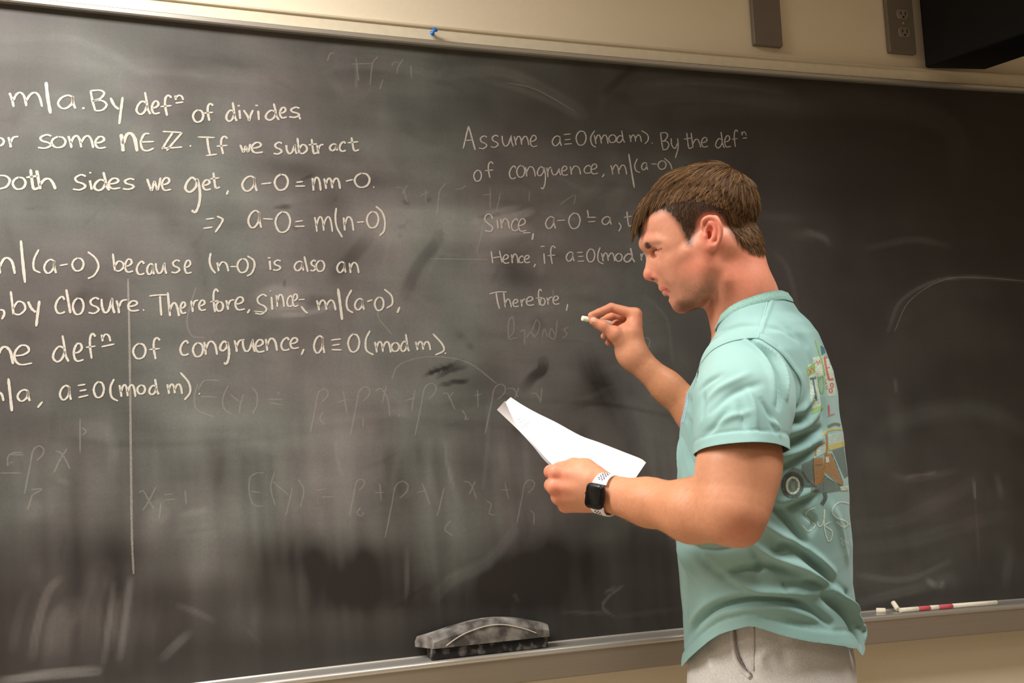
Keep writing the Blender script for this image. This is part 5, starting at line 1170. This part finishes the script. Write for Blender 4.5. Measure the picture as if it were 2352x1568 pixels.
decal('print_outline', band(g7([(200,1115),(300,1118)]), 5), i_k, .0017)
decal('print_plate', [g7([(362,905),(385,905),(388,945),(364,948)]), g7([(465,1120),(525,1110),(528,1145),(472,1150)])], i_w, .0018)
i_s = ink('script_white', (222, 234, 226))
for bs_ in ([([(290,1270),(240,1290),(218,1330),(260,1370),(290,1400),(240,1440),(195,1395)], 1.8)], [([(308,1370),(312,1400),(335,1400),(352,1350),(356,1300),(352,1290),(352,1400),(375,1500),(400,1505),(408,1440),(360,1400),(400,1370)], 2.6)],
            [([(530,1240),(470,1230),(425,1260),(410,1300),(440,1340),(510,1370),(520,1395),(490,1410),(440,1370)], 2.8)], [([(530,1400),(545,1370),(552,1400)], 2.4)],
            [([(465,1500),(478,1490),(480,1545)], 1.2), ([(485,1500),(492,1545),(500,1500),(510,1545)], 1.2), ([(515,1530),(525,1515),(530,1545)], 1.2), ([(540,1500),(545,1545)], 1.2)]):
    decal('print_script', sum([band(g7(p_), w_) for p_, w_ in bs_], []), i_s, .0016)
k3 = lambda L_: [(1520 + x/3.136, 640 + y/3.136) for x, y in L_]
i_c = ink('chest_print', (160, 190, 206)); i_c2 = ink('chest_print_blue', (120, 160, 190))
decal('chest_print', [k3([(160,790),(196,740),(190,900),(160,1050)]), k3([(118,930),(160,800),(160,1050),(118,1055)])], i_c, .0011)
decal('chest_print', band(k3([(185,760),(170,830)]), 2) + band(k3([(150,880),(165,880)]), 2) + band(k3([(130,960),(158,950)]), 2) + band(k3([(125,1000),(155,1000)]), 2) + band(k3([(125,1040),(158,1040)]), 2), i_c2, .0016)
# ------------------------------------------------------------------ hair
def tri_sample(V, F, mask, n, seed):
    r = np.random.default_rng(seed); f = F[mask[F].all(1)]; T_ = np.concatenate([f[:, [0, 1, 2]], f[:, [0, 2, 3]]])
    A = np.linalg.norm(np.cross(V[T_[:, 1]] - V[T_[:, 0]], V[T_[:, 2]] - V[T_[:, 0]]), axis=1); i = r.choice(len(T_), n, p=A / A.sum())
    u, v = r.random(n), r.random(n); m = u + v > 1; u[m], v[m] = 1 - u[m], 1 - v[m]
    return V[T_[i, 0]] * (1-u-v)[:, None] + V[T_[i, 1]] * u[:, None] + V[T_[i, 2]] * v[:, None], T_[i, 0]
BN = vnorm(BV, BF)
if ((BV - BV.mean(0)) * BN).sum() < 0: BN = -BN
def strands(root, nrm, flow, length, lift, width, seed, nseg=7, grav=.0, clump=None, cl=.7, wob=.12, keepout=True, curl=0.0):
    r = np.random.default_rng(seed); n = len(root); p = root + nrm * .0002; pts = [p.copy()]
    d = flow - nrm * (flow * nrm).sum(1)[:, None]; d /= np.linalg.norm(d, axis=1)[:, None] + 1e-9
    rnd = r.normal(0, wob, (n, 3)); down = dirc(0, 1, 0)
    for k in range(nseg):
        t = (k + .5) / nseg
        dd = d + nrm * (lift * (1 - 1.5 * t))[:, None] + down * (grav * t * 1.0) + rnd * t + (r.normal(0, curl, (n, 3)) if curl else 0)
        dd /= np.linalg.norm(dd, axis=1)[:, None]
        p = p + dd * (length / nseg)[:, None]
        if keepout:                                 # stay outside the skull
            q = (p - SKC) @ SKA.T; e = np.sqrt(((q / SKR) ** 2).sum(1)); mn = 1 + .006 + .03 * t
            m = e < mn; p[m] = SKC + (q[m] * (mn / e[m])[:, None]) @ SKA
        pts.append(p.copy())
    X = np.stack(pts, 1)                             # n, nseg+1, 3
    if clump is not None:
        gi = r.choice(n, clump, replace=False); G_ = X[gi]
        near = np.zeros(n, int)
        for s in range(0, n, 2000):
            near[s:s+2000] = ((root[s:s+2000, None] - root[gi][None]) ** 2).sum(-1).argmin(1)
        t = np.linspace(0, 1, nseg + 1)[None, :, None]; off = (root - root[gi][near])[:, None, :]
        X = X * (1 - cl * t) + (G_[near] + off * (1 - .75 * t)) * cl * t
    T_ = np.gradient(X, axis=1); T_ /= np.linalg.norm(T_, axis=2)[..., None] + 1e-9
    side = np.cross(T_, nrm[:, None, :] + r.normal(0, .5, (n, 1, 3))); side /= np.linalg.norm(side, axis=2)[..., None] + 1e-9
    wv_ = (width * (1 - .75 * np.linspace(0, 1, nseg + 1) ** 2))[None, :, None] * .5
    Vv = np.stack([X + side * wv_, X - side * wv_], 2).reshape(-1, 3); ns = nseg + 1
    base = (np.arange(n)[:, None] * ns + np.arange(nseg)[None]) * 2
    Ff = np.stack([base, base + 1, base + 3, base + 2], -1).reshape(-1, 4)
    return Vv, Ff, np.repeat(r.random(n), ns * 2)
SKC = H(1611, 487, 0); SKA = eax(20); SKR = np.array([125*S, 101*S, .0745])
def local(p): x, y, c = near_px(p); return x, y, c
hmask = (scalp > .6) & (sd > 2 + 9 * np.random.default_rng(9).random(len(sd)))
roots, vi = tri_sample(BV, BF, hmask, 40000, 3); nr = BN[vi]; rx, ry, rcx = local(roots)
whorl = H(1688, 408, .006); fl = roots - whorl
# top hair is combed forward and falls over the brow
seam_y = np.interp(rx, [1450, 1500, 1560, 1600, 1660, 1720, 1760], [475, 462, 456, 452, 470, 500, 530])
top = ry < seam_y + 2; depth_ = np.clip((seam_y - ry) / 60, 0, 1)
fwdv = -HD.a * 1.0 - HD.b * .15
front = np.clip((1650 - rx) / 90, 0, 1)[:, None]
latv = HD.c[None] * np.sign((roots - HD.o) @ HD.c)[:, None]
flow = fl / np.linalg.norm(fl, axis=1)[:, None] * (1 - .55 * front) + fwdv * .65 * front - HD.b * .35 * (rcx / .07)[:, None] + latv * .10
sl_ = RNG.random(len(roots))
L_top = (.013 + .026 * depth_ + .022 * np.clip((1640 - rx) / 110, 0, 1) * np.clip(.35 + depth_ + (1560 - rx) / 60, 0, 1)) * (.72 + .5 * sl_) * (1 - .3 * np.clip((rx - 1690) / 30, 0, 1)) * (1 - .40 * np.clip((rcx - .040) / .02, 0, 1)) + .052 * np.clip((1545 - rx) / 40, 0, 1) * np.clip((.046 - rcx) / .015, 0, 1)
L_side = np.interp(ry, [460, 500, 540, 575], [.0050, .0040, .0030, .0022]); backz = np.clip((rx - 1650) / 30, 0, 1)
L_back = np.interp(ry, [470, 510, 550, 590], [.022, .017, .012, .007]); Ls = L_side * (1 - backz) + L_back * backz
flow_s = -HD.b[None] * 1.0 + HD.a[None] * (.25 + .3 * backz)[:, None] - HD.a[None] * (.5 * (rx < 1600))[:, None]
m1 = top; hairV, hairF, hairC = [], [], []; o = 0
def add(r):
    global o
    v, f, c = r; hairV.append(v); hairF.append(f + o); hairC.append(c); o += len(v)
fr = m1 & (rx < 1560)
md_ = m1 & ~fr
add(strands(roots[md_], nr[md_], flow[md_], L_top[md_], .34 + .26 * sl_[md_], .00052, 11, 8, .55, 900, .62, .16, True, .05))
add(strands(roots[fr], nr[fr], flow[fr] - HD.b * .1, L_top[fr] * .86, .72 + .40 * sl_[fr], .00052, 12, 9, 2.1, 170, .74, .13, True, .05))
m2 = ~m1
add(strands(roots[m2], nr[m2], flow_s[m2], Ls[m2] * (.7 + .6 * sl_[m2]), np.where(backz[m2] > .5, .45, .25), .00040, 13, 4, .3, 1400, .4, .22))
hairC[-1] = hairC[-1] * np.repeat(.28 + .72 * backz[m2], 10)
hv, hf, hc2 = np.concatenate(hairV), np.concatenate(hairF), np.concatenate(hairC)
c1, c2, c3_ = np.array(srgb(58, 38, 24)[:3]), np.array(srgb(108, 78, 48)[:3]), np.array(srgb(156, 118, 76)[:3])
u = hc2[:, None]; colr = np.where(u < .6, c1 + (c2 - c1) * u / .6, c2 + (c3_ - c2) * (u - .6) / .4)
m_hair = mat('light_brown_hair', srgb(110, 84, 58), .55, attr='col', spec=.22)
hair = np_mesh('hair', hv, hf, m_hair, person, False, colr); hair['kind'] = 'stuff'
# eyebrows, lashes, stubble, forearm hair
bmask = ishead & (hc_ > .003) & (bm1 > .35); rts, vi = tri_sample(BV, BF, bmask, 420, 5)
v, f, c = strands(rts, BN[vi], np.tile(HD.a + HD.b * .05, (420, 1)), np.full(420, .0048), np.full(420, .2), .00026, 5, 4, 0, None, 0, .15, False)
eb = np_mesh('eyebrow', v, f, mat('brow_hair', srgb(84, 58, 42), .6), person, False); eb['kind'] = 'stuff'
smask = ishead & (g2(hx_, hy_, 1578, 700, 38, 18, 4) > .35 * (.4 + 1.2 * RNG.random(len(BV)))) | (ishead & (g2(hx_, hy_, 1600, 676, 44, 34, 3) > .25 + .5 * RNG.random(len(BV))) & (hx_ < 1622)); nS = 3000
rts, vi = tri_sample(BV, BF, smask, nS, 6)
v, f, c = strands(rts, BN[vi], np.tile(-HD.b + HD.a * .3, (nS, 1)), np.full(nS, .0020), np.full(nS, .35), .00014, 6, 3, 0, None, 0, .3, False)
stb = np_mesh('stubble', v, f, mat('stubble_hair', srgb(104, 70, 46), .6), person, False); stb['kind'] = 'stuff'
fmask = (~ishead) & ((bx_ > 1405) & (bx_ < 1660) & (by_ > 1085) & (by_ < 1260) & (bw_ < 1.66) | (bx_ > 1462) & (bx_ < 1580) & (by_ > 800) & (by_ < 960) & (bw_ > 1.9)); nF = 4600
rts, vi = tri_sample(BV, BF, fmask, nF, 8)
v, f, c = strands(rts, BN[vi], np.tile(dirc(-.8, .5, 0), (nF, 1)), np.full(nF, .010) * (.6 + .7 * RNG.random(nF)), np.full(nF, .22), .00009, 8, 4, .3, None, 0, .3, False)
fz = np_mesh('arm_hair', v, f, mat('arm_hair_gold', srgb(190, 136, 84), .5), person, False); fz['kind'] = 'stuff'
# eyes
m_eye = mat('eye_white', srgb(170, 156, 146), .12, coat=.5); m_iris = mat('iris', srgb(52, 62, 60), .1, coat=.8); m_lash = mat('lash', srgb(34, 22, 18), .6)
for s in (1, -1):
    cE = Hs(1520.5, 577, .0305, s); V, F = mesh_sdf([el(cE, (.0112, .0112, .0112))], .0011)
    eb_ = np_mesh('eyeball', V, F, m_eye, person)
    gz_ = _n(-HD.a * .80 - HD.b * .62 + HD.c * .10 * s); py_obj('iris', *lathe(cE, gz_, [(.0092, .0064), (.0108, .0056), (.0115, .003), (.0117, .0)]), m_iris, eb_)
    la = [Hs(x, y, c + .0005, s) for x, y, c in ((1500.5, 579, .021), (1502, 577.2, .029), (1507, 573.8, .0365), (1518, 569.8, .0430), (1523, 569, .0440))]
    tube_obj('eyelash', catmull(la, 4), .0011, m_lash, person, 6)

# thumb nail of the writing hand
_nx = _n(P(1357, 733, 1.966) - P(1370, 740, 1.966)); _nz = _n(dirc(-.25, -.45, -1)); _nz = _n(_nz - _nx * _nz.dot(_nx)); _ny = np.cross(_nz, _nx)
V, F = mesh_sdf([el(P(1362.5, 737, 1.969) + _nz * .0068, (.0062, .0048, .0014), np.array([_nx, _ny, _nz]))], .0007)
np_mesh('fingernail', V, F, mat('nail', srgb(232, 176, 156), .28, coat=.2), person)
# ------------------------------------------------------------------ chalk in the writing hand
ca_, cb_ = P(1337, 730.5, 1.968), P(1403, 742.5, 2.000)
stick(ca_, cb_, .0049, m_ch, 'white chalk stick held in the man\'s raised writing hand')
# ------------------------------------------------------------------ papers
m_paper = mat('white_paper', srgb(240, 238, 240), .8, nscale=60, namt=.01); m_paper2 = mat('paper_shade_grey', srgb(226, 222, 226), .8)  # second paper is greyed to colour in the shade on the lower sheet
def lerp_curve(tab, u): tab = np.array(tab, float); k = np.linspace(0, 1, len(tab)); return np.array([np.interp(u, k, tab[:, j]) for j in range(3)])
def sheet(nm, top, bot, m, label, n=36, mrows=16, bow=.0):
    tc_ = catmull(top, 8); bc_ = catmull(bot, 8); V, F = [], []
    for i in range(n + 1):
        u = i / n; a = lerp_curve(tc_, u); b = lerp_curve(bc_, u)
        for j in range(mrows + 1):
            v = j / mrows; q = a * (1 - v) + b * v; q[2] += bow * math.sin(math.pi * v); V.append(P(q[0], q[1], q[2]))
    for i in range(n):
        for j in range(mrows): F.append((i*(mrows+1)+j, (i+1)*(mrows+1)+j, (i+1)*(mrows+1)+j+1, i*(mrows+1)+j+1))
    o = py_obj(nm, V, F, m); solid(o, .0002, 0); tag(o, label, 'paper', 'papers in his left hand'); return o
s1 = sheet('paper_sheet', [(1173,912,1.845),(1199,929,1.838),(1234,948.5,1.83),(1278,970,1.82),(1333,1000,1.805),(1377,1016,1.79),(1436,1039,1.775),(1471.5,1053,1.765),(1484,1062,1.76)],
           [(1161,923,1.835),(1175,954,1.79),(1189,980,1.765),(1218.6,1012,1.73),(1268,1066,1.690),(1330,1110,1.676),(1380,1122,1.664),(1420,1122,1.660),(1456,1103,1.690)], m_paper, 'upper white sheet of paper held in the man\'s fist, lightly printed near its far corner')
s2 = sheet('paper_sheet', [(1159,921,1.850),(1190,945,1.842),(1234,968,1.835),(1290,995,1.83),(1400,1045,1.80),(1460,1075,1.78)],
           [(1141.5,940.6,1.905),(1165,963,1.875),(1195,992,1.845),(1225,1025,1.800),(1260,1066,1.735),(1330,1120,1.684),(1420,1120,1.680)], m_paper2, 'lower shaded sheet of paper whose edge shows beneath the upper sheet')
bvs = BVHTree.FromObject(s1, bpy.context.evaluated_depsgraph_get()) if False else BVHTree.FromPolygons([tuple(v.co) for v in s1.data.vertices], [tuple(p.vertices) for p in s1.data.polygons])
V, F = [], []; rr = random.Random(3)
for k, (x0, y0, x1, y1) in enumerate(((1188,965,1199,959),(1190,972,1206,964),(1194,978,1204,972),(1196,984,1217,968),(1200,987,1214,977))):
    n = 9
    for i in range(n):
        if rr.random() < .25: continue
        t0, t1 = i/n, (i + .7)/n; q = []
        for t, o_ in ((t0, -.7), (t1, -.7), (t1, .7), (t0, .7)):
            h = cast(bvs, x0 + (x1-x0)*t + o_*.5, y0 + (y1-y0)*t + o_)
            if h: q.append(h[0] + (h[1] if h[1].dot(h[0]-CAM) < 0 else -h[1]) * .0003)
        if len(q) == 4: b = len(V); V += q; F.append((b, b+1, b+2, b+3))
if F: t_ = py_obj('printed_text', V, F, mat('toner', srgb(176, 172, 172), .8), s1, False); t_['kind'] = 'stuff'
# ------------------------------------------------------------------ watch
m_case = mat('dark_aluminium_case', srgb(40, 38, 46), .28, .8); m_glass = mat('black_glass', srgb(9, 9, 10), .22, spec=.3); m_bandw = mat('white_rubber', srgb(240, 236, 232), .5)
m_bandb = mat('dark_blue_rubber', srgb(40, 34, 90), .6)
wc = P(1371, 1139, 1.588)                      # centre of the back of the case, on the wrist
fa = _n(P(1490, 1155, 1.56) - P(1398, 1134, 1.609))      # along the forearm, towards the elbow
wn = _n(dirc(-.16, -.02, -1)); wn = _n(wn - fa * wn.dot(fa)); wu = _n(np.cross(fa, wn)); 
if wu @ dirc(0, -1, 0) < 0: wu = -wu
watch = empty('wrist_watch', wc, 'dark square smartwatch with a perforated white band on his left wrist', 'watch')
Mw = Matrix(((fa[0], wu[0], wn[0], wc[0]), (fa[1], wu[1], wn[1], wc[1]), (fa[2], wu[2], wn[2], wc[2]), (0, 0, 0, 1)))
def rbox(nm, w_, h_, z0, z1, rad, m, parent, bev):
    bm = bmesh.new(); pts = []
    for cx, cy, a0 in ((w_/2-rad, h_/2-rad, 0), (-w_/2+rad, h_/2-rad, 90), (-w_/2+rad, -h_/2+rad, 180), (w_/2-rad, -h_/2+rad, 270)):
        for k in range(7): a = math.radians(a0 + 15*k); pts.append((cx + rad*math.cos(a), cy + rad*math.sin(a)))
    rings = []
    for z, ins in ((z0, bev*.5), (z0 + bev, 0), (z1 - bev, 0), (z1 - bev*.4, bev*.3), (z1, bev)):
        rings.append([bm.verts.new(Mw @ Vector((x*(1 - 2*ins/w_), y*(1 - 2*ins/h_), z))) for x, y in pts])
    n = len(pts); bm.faces.new(rings[0]); bm.faces.new(rings[-1])
    for i in range(4):
        for k in range(n): bm.faces.new((rings[i][k], rings[i][(k+1) % n], rings[i+1][(k+1) % n], rings[i+1][k]))
    o = bm_obj(nm, bm, m, parent, True); return o
case = rbox('case', .0325, .0380, .000, .0100, .0080, m_case, watch, .0028)
rbox('screen', .0282, .0336, .0080, .0107, .0066, m_glass, case, .0012)
cr = [np.array(Mw @ Vector(v)) for v in ((-.0158, .002, .006), (-.0178, .002, .006))]
py_obj('crown', *lathe(cr[0], cr[1] - cr[0], [(0, .0024), (.0012, .0024), (.0015, .0020)], 14), m_case, case)
# band: loop round the wrist cross-section
wcen = (P(1396, 1122, 1.614) + P(1394, 1147, 1.608)) / 2; wcen = wc + fa * 0 - wn * .0245
bandpts = []
rad_u, rad_n = .0315, .0245
def bp3(th, ff, extra=0): # th: 0 = case, + towards top
    c_ = math.cos(th); s_ = math.sin(th); n_ = 2.2
    k = (abs(c_) ** n_ + abs(s_) ** n_) ** (-1 / n_); return wcen + wn * (rad_n + extra) * c_ * k + wu * (rad_u * (1 if s_ > 0 else .90) + extra) * s_ * k + fa * ff
def band_strip(nm, t0, t1, n, parent, m):
    V, F = [], []; ws = 5
    for i in range(n + 1):
        th = t0 + (t1 - t0) * i / n; wdt = .0118 * (1 - .12 * min(1, i / n * 2)) + .0012 * math.exp(-i / n * 9)
        for j in range(ws):
            V.append(bp3(th, -wdt + 2 * wdt * j / (ws - 1), .0012 + .0006 * (1 - abs(j - 2) / 2)))
    for i in range(n):
        for j in range(ws - 1): F.append((i*ws+j, (i+1)*ws+j, (i+1)*ws+j+1, i*ws+j+1))
    o = py_obj(nm, V, F, m, parent); solid(o, .0020, 0); return o
bd = band_strip('band', .58, math.pi + .05, 40, watch, m_bandw); band_strip('band', -.58, -math.pi - .05, 40, watch, m_bandw)
V, F = [], []
cnt_ = 0
for sgn in (1, -1):
    for r_i in range(9):
        th = (.80 + r_i * .085) * sgn
        for j in ((-.0052, 0, .0052) if r_i % 2 else (-.0026, .0026)):
            q = []
            for k in range(8):
                a = math.pi / 4 * k; q.append(bp3(th + .034 * math.sin(a) * (1 if sgn > 0 else 1), j + .0014 * math.cos(a) + .0004 * math.sin(a), .0032))
            h_ = py_obj('hole', q, [tuple(range(8))], m_bandb, bd, False)
print("done")
